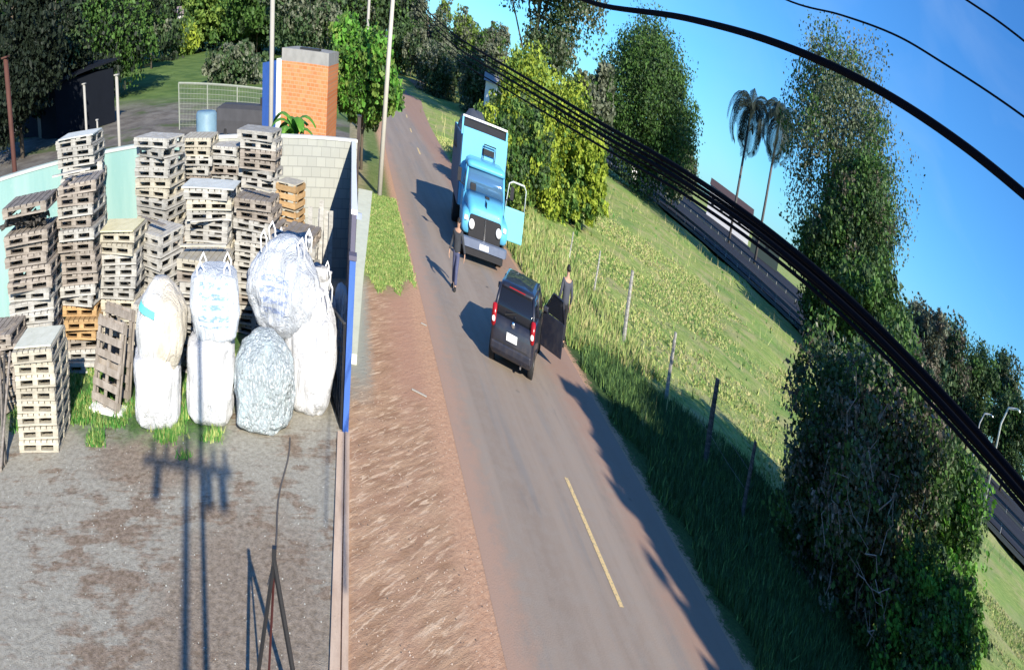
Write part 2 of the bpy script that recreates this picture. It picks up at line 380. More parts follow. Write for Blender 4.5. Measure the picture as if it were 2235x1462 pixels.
def guardrail(X, label, h=.85):
    e = empty('guardrail', (X, 0, .3), 0, label, 'guardrail', 'steel guardrails of the highway')
    mb = MB(); prof = [(0, .45), (.06, .52), (0, .6), (.06, .68), (0, .76)]
    for (a, za), (b, zb) in zip(prof, prof[1:]):
        mb.add([(a, -30, za), (b, -30, zb), (b, 420, zb), (a, 420, za), (a + .01, -30, za), (b + .01, -30, zb), (b + .01, 420, zb), (a + .01, 420, za)], [(0, 1, 2, 3), (7, 6, 5, 4)])
    mb.build('rail', simple('galvanised', (.14, .145, .145), .5, .1, 4), e)
    mb = MB()
    for k in range(110): mb.box(.02, .1, -30 + k * 4, -29.88 + k * 4, 0, .7)
    o = mb.build('rail_posts', CONC, e); o['kind'] = 'stuff'
guardrail(71.6, 'long galvanised guardrail along the near edge of the dark highway')
guardrail(105.6, 'galvanised guardrail along the middle of the dark highway')

# ------------------------------------------------------------------ walls of the yard
WA = Vector((-22, 14.2, 0)); WB = Vector((.42, 23.7, 0)); WH = 2.8; WT = Vector((-4.9, 21.43, 0))
def wallseg(A, B, h, t, mat, name, label, cat='wall', cop=None):
    d = (B - A); L = d.length; e = empty(name, A, math.atan2(d.y, d.x), label, cat)
    MB().box(0, L, 0, t, 0, h - .06).build('wall_panel', mat, e)
    MB().box(0, L, -.02, t + .02, h - .06, h).build('coping', cop or CONC, e)
    return e
TEAL = Mat('teal_wall_paint', .8, .3); _n = TEAL.noise(1.2, 6, .6, TEAL.vec((1, 1, .25))); _k = TEAL.noise(6, 6, .7)
_c = TEAL.mix(_n.step(.3, .7), (.19, .345, .325), (.27, .41, .38)); _c = TEAL.mix(_k.step(.6, .75) * .4, _c, (.5, .56, .5)); _c = TEAL.mix((TEAL.z + _n).step(.9, .3) * .5, _c, (.25, .27, .22)); TEAL.base(_c); TEAL = TEAL.m
BLOCK = Mat('painted_block_wall', .9, .2)
_bt = BLOCK.nt.nodes.new('ShaderNodeTexBrick'); _bt.inputs['Scale'].default_value = 1.0; _bt.inputs['Brick Width'].default_value = .4; _bt.inputs['Row Height'].default_value = .2; _bt.inputs['Mortar Size'].default_value = .012
_bt.inputs['Color1'].default_value = (.33, .335, .30, 1); _bt.inputs['Color2'].default_value = (.375, .38, .34, 1); _bt.inputs['Mortar'].default_value = (.26, .265, .24, 1)
_cb = BLOCK.nt.nodes.new('ShaderNodeCombineXYZ'); BLOCK.nt.links.new(BLOCK.x.v, _cb.inputs[0]); BLOCK.nt.links.new(BLOCK.z.v, _cb.inputs[1]); BLOCK.nt.links.new(_cb.outputs[0], _bt.inputs['Vector'])
_k = BLOCK.noise(2, 6, .7); BLOCK.base(BLOCK.mix(_k.step(.55, .75) * .5, S(BLOCK.nt, _bt.outputs[0]), (.42, .43, .36))); BLOCK = BLOCK.m
wallseg(WA, WT, WH, .18, TEAL, 'teal_wall', 'pale teal painted wall behind the pallet stacks on the left', cop=simple('pale_coping', (.42, .48, .44), .85))
wallseg(WT + Vector((.01, .0, 0)), WB, WH, .16, BLOCK, 'block_wall', 'off-white concrete block wall at the back of the pallet yard', cop=simple('bright_coping', (.52, .52, .48), .85))
PURP = simple('dark_weathered_metal', (.10, .095, .14), .6, .3, 2)
BLUE = simple('blue_gate_paint', (.05, .13, .42), .45, .2, 3)
e = empty('street_wall', (.2, 14.46, 0), 0, 'tall thin dark wall edge-on between the yard and the street', 'wall')
MB().box(0, .12, 0, 9.2, 0, 2.72).build('wall_panel', PURP, e)
MB().box(-.02, .14, 0, 9.2, 2.72, 2.78).build('coping', WHITE, e)
e = empty('gate_pillar', (.2, 14.2, 0), 0, 'narrow blue painted gate pillar at the street end of the wall', 'gate pillar')
MB().box(-.01, .15, 0, .25, 0, 2.2).build('column', BLUE, e, bevel=.01)
MB().box(-.03, .17, -.02, .25, 2.2, 2.26).build('cap', PURP, e)
e = empty('corner_post', (.46, 23.95, 0), 0, 'dark rusty steel post standing at the far corner of the white wall', 'post')
MB().box(-.07, .07, -.07, .07, 0, 3.25).build('post', simple('rusty_dark_steel', (.05, .035, .03), .7, .4, 6), e)
MB().box(-.09, .09, -.09, .09, 3.25, 3.28).build('cap', STEEL_K, e)
e = empty('gate_latch', (.42, 23.3, 0), 0, 'small pale blue latch fitting on the post by the pavement strip', 'latch')
LAT = simple('pale_blue_metal', (.3, .36, .55), .5)
MB().box(-.05, .3, -.12, -.04, 1.3, 1.42).build('bolt', LAT, e); MB().box(-.05, .05, -.14, -.04, .6, 1.5).build('plate', LAT, e)
# steel gate leaf standing folded back beside the pillar
e = empty('gate_leaf', (.14, 14.3, 0), 0, 'black steel gate leaf with a diagonal brace folded open beside the white bags', 'gate')
A = Vector((0, 0, .02)); B = Vector((-.5, 2.1, .02)); up = Vector((0, 0, 1.35))
MB().tube([A, A + up], .035).build('hinge_stile', STEEL_K, e)
MB().tube([B, B + up * .8], .03).build('closing_stile', STEEL_K, e)
MB().tube([A, B], .028).build('bottom_rail', STEEL_K, e); MB().tube([A + up, B + up * .8], .028).build('top_rail', STEEL_K, e)
MB().tube([A, B + up * .8], .022).build('brace', STEEL_K, e)
mb = MB()
for k in range(1, 7): p = A.lerp(B, k / 7); q = (A + up).lerp(B + up * .8, k / 7); mb.tube([p, q], .012, 5)
mb.build('bars', W_DARK, e)
# A-frame near the kerb, below the camera
e = empty('steel_trestle', (-.6, 6.2, 0), 0, 'black steel A-frame trestle standing below the camera on the mud', 'trestle')
ap = atY(598, 1225, 6.9); bl = atY(562, 1480, 6.9); br = atY(642, 1480, 6.9)
o = Vector((-.6, 6.2, 0)); dn = lambda p, t: p + (p - ap) * t
def leg_to(q, r, m, top=Vector((0, 0, 0))):
    t = -ap.z / (q - ap).z; MB().tube([ap - o + top, ap + (q - ap) * t - o], r, 6).build('leg', m, e)
leg_to(bl, .034, STEEL_K); leg_to(br, .036, STEEL_K)
leg_to(bl * .72 + br * .28 + Vector((0, .12, 0)), .02, simple('dark_red_steel', (.05, .012, .012), .6), Vector((0, .02, -.12)))
MB().box(-.03, .03, -.03, .03, -.02, .1, Matrix.Translation(ap - o)).build('apex_plate', STEEL_K, e)
mb = MB(); mb.tube([Vector((-1.22 + .05 * math.sin(k * .9), 9.6 + k * .4, .015)) for k in range(11)], .02, 6)
tag(mb.build('cable', simple('grey_hose', (.10, .09, .085), .8)), 'thin dark cable lying on the ground towards the crinkled bag', 'cable')

# ------------------------------------------------------------------ pallets
PH = .168; PW = 1.2; PD = 1.05
def pallet_proto(mat, name='pallet', solid=False, miss=(), gap=.016, n=7):
    e = empty(name)
    mb = MB()
    for k in range(n):
        if k in miss: continue
        bw = PW / n; mb.box(-PW / 2 + k * bw + (.004 if solid else gap), -PW / 2 + (k + 1) * bw - (.004 if solid else gap), -PD / 2, PD / 2, PH - .036, PH - .003)
    for y in (-PD / 2 + .05, 0, PD / 2 - .05): mb.box(-PW / 2, PW / 2, y - .052, y + .052, PH - .066, PH - .0365)
    mb.build('top_deck', mat, e)
    for x in (-PW / 2 + .085, 0, PW / 2 - .085):
        m2 = MB()
        for y in (-PD / 2 + .05, 0, PD / 2 - .05): m2.box(x - .075, x + .075, y - .050, y + .050, .0325, PH - .0665)
        m2.box(x - .075, x + .075, -PD / 2 + .006, PD / 2 - .006, .001, .032)
        m2.build('block_row', mat, e)
    for y in (-PD / 2 + .05, PD / 2 - .05): MB().box(-PW / 2 + .01, PW / 2 - .01, y - .05, y + .051, .003, .031).build('bottom_board', mat, e)
    return e
P_GREY, P_PALE, P_OR, P_BR = (pallet_proto(m) for m in (W_GREY, W_PALE, W_ORANGE, W_BROWN))
P_G2 = pallet_proto(W_GREY, miss=(2, 5)); P_G3 = pallet_proto(W_BROWN, miss=(1,)); P_G4 = pallet_proto(W_GREY, solid=True); P_OPEN = pallet_proto(W_BROWN, gap=.05, n=6)
used = set()
ORD = ['', 'topmost', 'second from top', 'third from top', 'fourth from top', 'fifth from top', 'sixth from top', 'seventh from top', 'eighth from top', 'ninth from top', 'tenth from top', 'eleventh from top', 'twelfth from top', '13th from top', '14th from top', '15th from top', '16th from top', '17th from top', '18th from top', '19th from top', '20th from top']
def new_pallet(proto):
    if proto.name not in used: used.add(proto.name); return proto
    return copy_tree(proto)
CN = {'P_GREY': 'grey'}
def stack(phrase, x, y, n, rz, kinds, jit=.05, z0=0.0, tilt=0.0, sx=1.0, rot=5):
    names = {P_GREY.name: 'grey', P_PALE.name: 'pale cream', P_OR.name: 'orange', P_BR.name: 'brown', P_G2.name: 'gappy grey', P_G3.name: 'brownish', P_G4.name: 'solid grey'}
    ox = oy = 0.0
    for k in range(n):
        ox += random.gauss(0, jit * .35); oy += random.gauss(0, jit * .35)
        fromtop = n - k; proto = kinds(fromtop, k)
        if proto is P_GREY: proto = random.choice((P_GREY, P_GREY, P_G2, P_G4, P_G3))
        p = new_pallet(proto)
        p.location = (x + ox + random.gauss(0, jit), y + oy + random.gauss(0, jit), z0 + k * PH * 1.004)
        p.rotation_euler = (R(random.gauss(0, .5)), R(random.gauss(0, .5)), R(rz + random.gauss(0, rot)))
        p.scale = (sx, 1, 1)
        tag(p, f"{names[proto.name]} pallet, {ORD[fromtop]} in {phrase}", 'pallet', 'wooden pallets stacked in the yard')
G_ = lambda f, k: P_GREY
def col(x0, x1, y, Y):   # stack centre from its left and right front edges
    a = atY(x0, y, Y); b = atY(x1, y, Y); return (a.x + b.x) / 2, Y + PD / 2, (b.x - a.x) / PW
def st(phrase, x0, x1, y, Y, n, rz=0, kinds=G_, **k):
    cx, cy, s = col(x0, x1, y, Y); stack(phrase, cx, cy, n, rz, kinds, sx=min(1.25, max(.8, s)), **k)
st('the near-left cream stack at the grass edge', 28, 110, 800, 12.0, 8, 7, lambda f, k: P_PALE, jit=.015, rot=1)
st('the leftmost stack behind the cream one', 5, 100, 560, 14.4, 14, 6, lambda f, k: P_GREY if f > 4 else P_BR, jit=.05)
st('the tall slim stack with orange pallets low down', 113, 190, 400, 15.3, 17, 5, lambda f, k: P_OR if f in (12, 13, 14) else (P_BR if f in (8, 15) else P_GREY), jit=.05)
st('the tall stack against the teal wall', 120, 205, 315, 18.6, 19, 4, lambda f, k: P_GREY)
st('the stack under the yellowish top left of centre', 208, 290, 480, 15.8, 12, -2, lambda f, k: P_PALE if f < 3 or f > 6 else P_GREY, jit=.03)
st('the tall corner-on stack with wide openings', 292, 384, 300, 18.8, 18, -22, lambda f, k: P_PALE if f in (5, 6, 9) else P_GREY, jit=.02)
st('the slanting stack right of the yellowish one', 300, 372, 500, 16.4, 11, -24, G_, jit=.04)
st('the far stack below the blue drum', 392, 458, 290, 20.3, 17, -5, lambda f, k: P_PALE if f < 3 else P_GREY)
st('the wide middle stack under a smooth board', 392, 516, 400, 17.6, 14, -3, lambda f, k: P_GREY if k % 4 else P_PALE, jit=.02)
st('the stack filling the gap beside the drum', 458, 524, 335, 20.6, 16, -2, G_, jit=.03)
st('the tall stack in front of the white wall', 524, 606, 290, 20.2, 18, -8, lambda f, k: P_GREY, jit=.03)
st('the stack before the tall one near the wall', 516, 600, 455, 18.0, 13, -6, lambda f, k: P_GREY if f > 2 else P_BR, jit=.03)
st('the low stack behind the blue-printed bag', 388, 486, 585, 15.6, 10, -6, lambda f, k: P_PALE if f == 1 else P_GREY)
st('the stack behind the largest bags', 600, 698, 515, 17.3, 11, -10, lambda f, k: P_GREY, jit=.04)
st('the low stack behind the leftmost bag', 292, 372, 655, 14.9, 7, -14, lambda f, k: P_GREY)
st('the low brown stack at the left edge', -50, 28, 820, 13.2, 7, 14, lambda f, k: P_BR)
st('the short stack between the yellowish one and the leaning pallet', 205, 290, 640, 15.0, 8, -3, lambda f, k: P_PALE if f < 4 else P_GREY, jit=.02) if False else None
# pallets standing on edge, leaning
def lean(proto, px, py, Y, rx, rz, label, roll=0, rest=0.0, s=1):
    p = new_pallet(proto); a = atY(px, py, Y)
    p.rotation_euler = (Matrix.Rotation(R(rz), 3, 'Z') @ Matrix.Rotation(R(rx), 3, 'X') @ Matrix.Rotation(R(roll), 3, 'Z')).to_euler()
    p.scale = (s, s, s); p.location = (a.x, a.y, 0)
    m = p.matrix_basis.to_3x3(); zs = [(m @ Vector((x, y, z))).z * 1 for x in (-PW / 2, PW / 2) for y in (-PD / 2, PD / 2) for z in (0, PH)]
    p.location.z = rest - min(zs); tag(p, label, 'pallet', 'pallets leaning in the yard'); return p
lean(P_OPEN, 244, 830, 14.0, 68, -24, 'brown pallet standing tilted on edge on the grass by the leftmost bag', roll=90, s=1.02)
lean(P_OPEN, 262, 760, 14.5, 74, -24, 'darker pallet standing on edge behind the tilted brown one', roll=90, s=1.05)
lean(P_BR, 690, 515, 19.0, 80, -20, 'grey pallet standing upright against the wall right of the stacks', roll=90)
lean(P_BR, 10, 850, 13.4, 82, 60, 'dark pallet standing on edge at the left frame edge', roll=90)
# loose board tops, crates
def board(px0, px1, py, Y, z, d, mat, label, rz=0, t=.02):
    a = atY(px0, py, Y); b = atY(px1, py, Y); mb = MB(); mb.box(-(b.x - a.x) / 2, (b.x - a.x) / 2, -d / 2, d / 2, 0, t)
    return tag(mb.build('board', mat, loc=((a.x + b.x) / 2, Y + d / 2, z), rz=R(rz)), label, 'board')
PLY = wood('smooth_ply', (.50, .52, .48), (.62, .64, .6)); PLYY = wood('yellowish_ply', (.55, .5, .30), (.68, .62, .40))
board(208, 290, 470, 15.75, 12 * PH * 1.004 + .004, 1.0, PLYY, 'yellowish plywood sheet on the stack left of centre', -2)
board(396, 512, 385, 17.6, 14 * PH * 1.004 + .004, 1.0, PLY, 'smooth grey sheet on the wide middle stack', -3)
board(126, 200, 310, 18.6, 19 * PH * 1.004 + .004, 1.0, PLY, 'pale grey sheet on the tall stack against the teal wall', 4)
board(32, 106, 790, 12.05, 8 * PH * 1.004 + .004, .9, wood('cream_ply', (.55, .55, .44), (.66, .66, .55)), 'cream sheet covering the near-left cream stack', 7)
board(195, 270, 935, 13.55, .004, .35, WHITE, 'whitish plank lying on the grass before the tilted pallet', -8, .06)
def crate(px0, px1, py, Y, z, h, label, rz):
    a = atY(px0, py, Y); b = atY(px1, py, Y); wd = b.x - a.x; e = empty('crate', ((a.x + b.x) / 2, Y + wd / 2, z), R(rz), label, 'crate', 'orange wooden crates')
    for k in range(3):
        mb = MB(); z0 = h * k / 3 + .02; z1 = h * (k + 1) / 3 - .02
        mb.box(-wd / 2, wd / 2, -wd / 2, -wd / 2 + .02, z0, z1); mb.box(-wd / 2, wd / 2, wd / 2 - .02, wd / 2, z0, z1)
        mb.box(-wd / 2, -wd / 2 + .02, -wd / 2 + .021, wd / 2 - .021, z0, z1); mb.box(wd / 2 - .02, wd / 2, -wd / 2 + .021, wd / 2 - .021, z0, z1); mb.build('slat_band', W_ORANGE, e)
    for sx, sy in ((-1, -1), (-1, 1), (1, -1), (1, 1)): MB().box(sx * (wd / 2 - .06) - .03, sx * (wd / 2 - .06) + .03, sy * (wd / 2 - .055) - .03, sy * (wd / 2 - .055) + .03, 0, h).build('corner_post', W_ORANGE, e)
    MB().box(-wd / 2 + .03, wd / 2 - .03, -wd / 2 + .03, wd / 2 - .03, h, h + .02).build('lid', W_PALE, e)
for k in range(9):
    p = new_pallet(P_GREY); c = atY(632, 480, 19.2); p.location = (c.x, 19.2 + .5, k * PH * 1.004); p.rotation_euler = (0, 0, R(-20 + random.uniform(-3, 3))); p.scale = (.75, .9, 1)
    tag(p, f"grey wooden pallet, {ORD[9 - k]} below the orange crates", 'pallet', 'wooden pallets stacked in the yard')
crate(607, 656, 480, 19.3, 9 * PH * 1.004, .34, 'lower orange wooden crate beside the tall stack', -20)
crate(607, 656, 445, 19.3, 9 * PH * 1.004 + .37, .40, 'upper orange wooden crate beside the tall stack', -22)
for i, (x, y, Y, z, ln, rz, mt, lab) in enumerate(((455, 470, 17.4, 11 * PH, 1.3, 22, W_GREY, 'loose plank wedged aslant across the wide middle stack'), (560, 440, 18.2, 13 * PH + .08, 1.1, -30, W_PALE, 'pale loose plank on the stack before the tall one'), (150, 395, 15.5, 17 * PH + .08, 1.2, 18, W_GREY, 'loose grey plank on top of the tall slim stack'), (440, 575, 15.8, 10 * PH + .08, 1.4, 8, W_PALE, 'pale plank on the low stack behind the blue-lettered bag'), (330, 490, 16.7, 11 * PH + .08, 1.2, -35, W_BROWN, 'brown plank on the slanting stack'))):
    c = atY(x, y, Y); tag(MB().box(-ln / 2, ln / 2, -.06, .06, 0, .025).build('plank', mt, loc=(c.x, Y + .2, z + .03), rz=R(rz)), lab, 'plank')
# grey sheets leaning at the wall
e = empty('board_bundle', (0, 0, 0), 0, 'bundle of grey boards standing upright before the white wall shadow', 'boards')
c = atY(700, 540, 18.4)
for k in range(5):
    Mx = Matrix.Translation((c.x - .35 + k * .17, 18.4 + .1 * (k % 2), 0)) @ Matrix.Rotation(R(random.uniform(-6, 6)), 4, 'Y') @ Matrix.Rotation(R(-12), 4, 'X')
    MB().box(-.07, .07, -.015, .015, .01, 2.15 + random.uniform(-.12, .1), Mx).build('plank', W_GREY, e)
# rubbish on the leftmost stack
mb = MB(); c = atY(52, 535, 14.4)
for k in range(14):
    pts = []; a = random.uniform(-.55, .55)
    for j in range(7): pts.append((a + random.uniform(-.2, .2) + (j - 3) * .12, random.uniform(-.35, .3), .04 + random.uniform(0, .16)))
    mb.tube(pts, .035, 6)
tag(mb.build('hose_tangle', W_DARK, loc=(c.x, 14.95, 14 * PH * 1.004)), 'tangle of black hoses heaped on the leftmost stack', 'hose')
p = new_pallet(P_BR); p.location = (c.x, 14.95, 14 * PH * 1.004 + .26); p.rotation_euler = (0, 0, R(8)); tag(p, 'brown pallet lying over the black hose tangle', 'pallet', 'wooden pallets stacked in the yard')
# poles leaning at left frame edge
e = empty('leaning_poles', (0, 0, 0), 0, 'bundle of dark wooden poles leaning at the left frame edge', 'poles')
for k in range(4):
    a = G(2 + k * 4, 1030 - k * 6); b = atY(22 - k * 12, 770, 13.1 + k * .08); MB().tube([a + Vector((0, 0, .03)), b], .035, 7).build('pole', W_DARK if k % 2 else W_BROWN, e)

# ------------------------------------------------------------------ bulk bags
def bagmat(name, tint=(.72, .72, .73), printc=None, pz=(.4, 1.0), stain=None, crink=.4):
    m = Mat(name, .55, .3); n = m.noise(3, 5, .6, m.vec((1, 1, .5))); k = m.noise(26, 3, .6)
    c = m.mix(n.step(.3, .7), tuple(q * .9 for q in tint), tint)
    if stain: c = m.mix((m.noise(1.6, 4) + m.x * .4).step(.45, .62) * .6, c, stain)
    if printc:
        vb = m.vec((2.2, 2.2, 9)); word = m.noise(3.2, 3, .8, vb).step(.47, .54); row = (m.z * 7.5).frac().step(.18, .30) * (m.z * 7.5).frac().step(.92, .8)
        win = m.z.step(pz[0], pz[0] + .04) * m.z.step(pz[1], pz[1] - .04) * m.x.step(-.42, -.34) * m.x.step(.46, .36)
        c = m.mix(word * row * win * .62, c, printc)
    m.base(c); m.bump(m.noise(3.2, 6, .72, m.vec((1, 1, .45)), 1.6) * 1.0 + k * .04, min(1, crink * 1.9), .22); return m.m
B_WHITE = bagmat('white_woven_sack'); B_TEAL = bagmat('white_sack_teal_stripe', (.72, .72, .70), None, stain=(.62, .52, .36))
B_PRINT = bagmat('white_sack_blue_print', (.70, .74, .78), (.06, .34, .66), (.2, .8)); B_PRINT2 = bagmat('white_sack_blue_print_large', (.74, .78, .84), (.12, .24, .60), (.35, 1.0), crink=.7)
def clear_sack():
    m = Mat('clear_sack_of_bottles', .25, .5); v = m.voro(15, m.vec((1.2, 1.2, 1.0))) * .6 + m.noise(7, 6, .75, None, 2.5) * .7; n = m.noise(11, 5, .7, None, 1.5)
    c = m.mix(v.step(.42, .66), (.74, .79, .82), (.42, .48, .50)); c = m.mix(n.step(.56, .68), c, (.85, .92, .94)); c = m.mix(n.step(.42, .34) * .8, c, (.12, .15, .15)); c = m.mix(m.noise(3, 3).step(.55, .68) * .5, c, (.58, .70, .72))
    m.base(c); m.bump(v + n, .9, .07); return m.m
B_CLEAR = clear_sack()
def sack(name, label, base, w, d, h, mat, rz=0, lean=(0, 0), seed=0, top='round', puff=.12, crease=.05, z=0, loops=True, nseg=64):
    e = empty(name, (base[0], base[1], z), R(rz), label, 'bulk bag', 'white bulk bags of scrap')
    rows = 44; rings = []
    for i in range(rows + 1):
        t = i / rows
        if top == 'round': prof = (math.sin(min(1, t / .12) * math.pi / 2) * .25 + .75) * (1 if t < .62 else math.cos((t - .62) / .38 * math.pi / 2 * .93) ** .6)
        elif top == 'flat': prof = (math.sin(min(1, t / .1) * math.pi / 2) * .15 + .85) * (1 if t < .88 else math.cos((t - .88) / .12 * math.pi / 2 * .8) ** .5)
        elif top == 'egg': prof = math.sin(math.pi * (.06 + .90 * t)) ** .62
        elif top == 'neck': prof = (math.sin(min(1, t / .12) * math.pi / 2) * .2 + .8) * (1 if t < .7 else (1 - (t - .7) / .3 * .72 if t < .9 else .52 + (t - .9) * 2.4))
        ring = []
        for j in range(nseg):
            a = 2 * math.pi * j / nseg; ca, sa = math.cos(a), math.sin(a)
            sq = (abs(ca) ** 3.2 + abs(sa) ** 3.2) ** (-1 / 3.2)
            r = sq * prof * (1 + puff * math.sin(math.pi * t))
            p = Vector((ca * r, sa * r, t * 1.6 + seed * 3.1))
            q = p * 1.5
            r *= 1 + crease * 2.2 * noise.noise(q) + crease * 1.9 * (1 - abs(noise.noise(Vector((q.x * 1.8, q.y * 1.8, q.z * .8 + 5))) * 2)) - crease * 1.2
            if top in ('neck',) and t > .75: r *= 1 + .16 * math.sin(j * 2 * math.pi / nseg * 7 + seed) * (t - .7) / .3
            ring.append(Vector((ca * r * w / 2 + lean[0] * t * h, sa * r * d / 2 + lean[1] * t * h, t * h * (1 + .03 * noise.noise(q * 1.3)))))
        rings.append(ring)
    mb = MB(); mb.loft(rings); o = mb.build('sack_body', mat, e, smooth=True)
    if loops:
        for sx in (-1, 1):
            for sy in (-1, 1):
                x0 = sx * w * .30 + lean[0] * h; y0 = sy * d * .30 + lean[1] * h; zz = h * .93
                pts = [Vector((x0 - .07, y0, zz - .12)), Vector((x0 - .08 + random.uniform(-.04, .04), y0, zz + .08)), Vector((x0 + random.uniform(-.03, .03), y0 + .02, zz + .17)), Vector((x0 + .08, y0, zz + .07)), Vector((x0 + .07, y0, zz - .12))]
                MB().tube(pts, .022, 6).build('lifting_loop', WHITE, e, smooth=True)
    return e
def gx(x, y): v = G(x, y); return v.x, v.y
def dep(x, y, d): v = G(x, y); u = Vector((v.x, v.y)).normalized(); return v.x + u.x * d / 2, v.y + u.y * d / 2
sack('bulk_bag', 'white bulk bag standing on the grass under the teal-striped bag', dep(347, 945, 1.0), 1.15, 1.0, 1.0, B_WHITE, 10, seed=1, top='flat', loops=False)
p = dep(347, 945, 1.0)
b = sack('bulk_bag', 'tall stained white bag with a teal stripe, resting on the leftmost bag', (p[0] + .1, p[1] + .02), 1.3, 1.0, 1.30, B_TEAL, 6, lean=(.06, .0), seed=2, top='egg', puff=.05, z=.56, loops=False)
mb = MB(); rr = .012
STR = simple('teal_stripe_cloth', (.12, .55, .55), .7)
mb = MB()
vs = []
for i in range(13):
    a = R(-150 + i * 4.4); t = .76 - i * .007
    for dz in (0, .085):
        tt = t + dz / 1.30; prof = math.sin(math.pi * (.06 + .90 * tt)) ** .62 * 1.10
        ca, sa = math.cos(a), math.sin(a); sq = (abs(ca) ** 3.2 + abs(sa) ** 3.2) ** (-1 / 3.2)
        vs.append(Vector((ca * sq * prof * .655 + .06 * tt * 1.30, sa * sq * prof * .505, tt * 1.30)))
mb.add(vs, [(2 * i, 2 * i + 2, 2 * i + 3, 2 * i + 1) for i in range(12)]); mb.build('stripe', STR, b, smooth=True)
p = dep(462, 935, 1.0)
sack('bulk_bag', 'clean white upright bag crossed by a thin pole shadow', p, 1.2, 1.0, 1.12, B_WHITE, 4, seed=3, top='flat', puff=.04, loops=False)
sack('bulk_bag', 'bag with light blue lettering on top of the clean white bag', (p[0] + .1, p[1] + .08), 1.12, .95, .88, B_PRINT, 8, seed=4, top='flat', puff=.15, z=1.04)
p = dep(575, 955, 1.05)
sack('bulk_bag', 'crinkled clear bag full of bottles in front of the big bags', p, 1.35, 1.1, 1.2, B_CLEAR, 0, seed=5, top='round', crease=.09, puff=.1, loops=False)
p = dep(672, 912, 1.0)
sack('bulk_bag', 'tall white bag nearest the gate leaf', p, 1.2, 1.05, 1.6, B_WHITE, -8, lean=(.05, .05), seed=6, top='round', crease=.07)
c = atY(606, 700, 14.6)
sack('bulk_bag', 'biggest puffed bag with blue marks slumped over the crinkled bag', (c.x, 15.1), 1.8, 1.2, 1.35, B_PRINT2, -12, lean=(.10, .06), seed=7, top='egg', puff=.1, crease=.08, z=.85)
c = atY(640, 640, 15.6)
sack('bulk_bag', 'bluish-white bag standing behind the biggest puffed bag', (c.x - .1, 16.0), 1.35, 1.1, 2.05, B_PRINT2, -4, lean=(0, 0), seed=8, top='neck', crease=.08)
c = atY(688, 700, 15.9)
sack('bulk_bag', 'narrow white bag squeezed between the tall bag and the dark wall', (c.x, 16.3), 1.0, .8, 1.6, B_WHITE, 5, seed=9, top='neck', crease=.1)
c = atY(744, 690, 16.0)
sack('bulk_bag', 'slim rolled white sack standing next to the blue pillar', (c.x, 16.6), .35, .4, 1.35, B_PRINT, 5, seed=10, top='flat', crease=.12, loops=False)

# ------------------------------------------------------------------ vehicles
PAINT = {}
def paint(name, c, coat=.6, rough=.35):
    m = Mat(name, rough, .5); n = m.noise(2, 5); d = m.noise(5, 6, .7)
    cc = m.mix(n.step(.4, .7) * .4, c, tuple(q * .7 + .03 for q in c)); cc = m.mix(m.z.step(1.1, .3) * d.step(.45, .7) * (.45 if coat < .5 else .16), cc, (.16, .11, .075)); m.base(cc); m.rough(d * .5 + rough * .5 + .05); m.b.inputs['Coat Weight'].default_value = coat; return m.m
GLASS = Mat('dark_window_glass', .08, .6); GLASS.base((.012, .014, .02)); GLASS = GLASS.m
CHROME = Mat('chrome', .15, .5, 1.0); CHROME.base((.8, .8, .8)); CHROME = CHROME.m
RED = Mat('red_lamp_lens', .25, .5); RED.base((.34, .01, .016)); RED = RED.m
LENS = Mat('pale_lamp_lens', .15, .6); LENS.base((.8, .8, .78)); LENS = LENS.m
def wheel(parent, x, y, r, wdt, rim=None, side=1):
    e = MB(); n = 24
    prof = [(r * .6, -wdt / 2), (r * .93, -wdt / 2), (r, -wdt / 2 + .03), (r, wdt / 2 - .03), (r * .93, wdt / 2), (r * .6, wdt / 2)]
    rings = [[Vector((s, math.cos(2 * math.pi * j / n) * q, math.sin(2 * math.pi * j / n) * q)) for j in range(n)] for q, s in prof]
    e.loft(rings, cap=False); w_ = e.build('wheel', RUBBER, parent, loc=(x, y, r), smooth=True)
    m = MB(); 
    rings = [[Vector((s * side, math.cos(2 * math.pi * j / n) * q, math.sin(2 * math.pi * j / n) * q)) for j in range(n)] for q, s in ((r * .61, wdt / 2 - .01), (r * .5, wdt / 2 - .035), (r * .2, wdt / 2 - .01), (r * .05, wdt / 2))]
    m.loft(rings); m.build('rim', rim or simple('alloy', (.62, .62, .6), .35, .1, 5, metal=.6), w_, smooth=True)
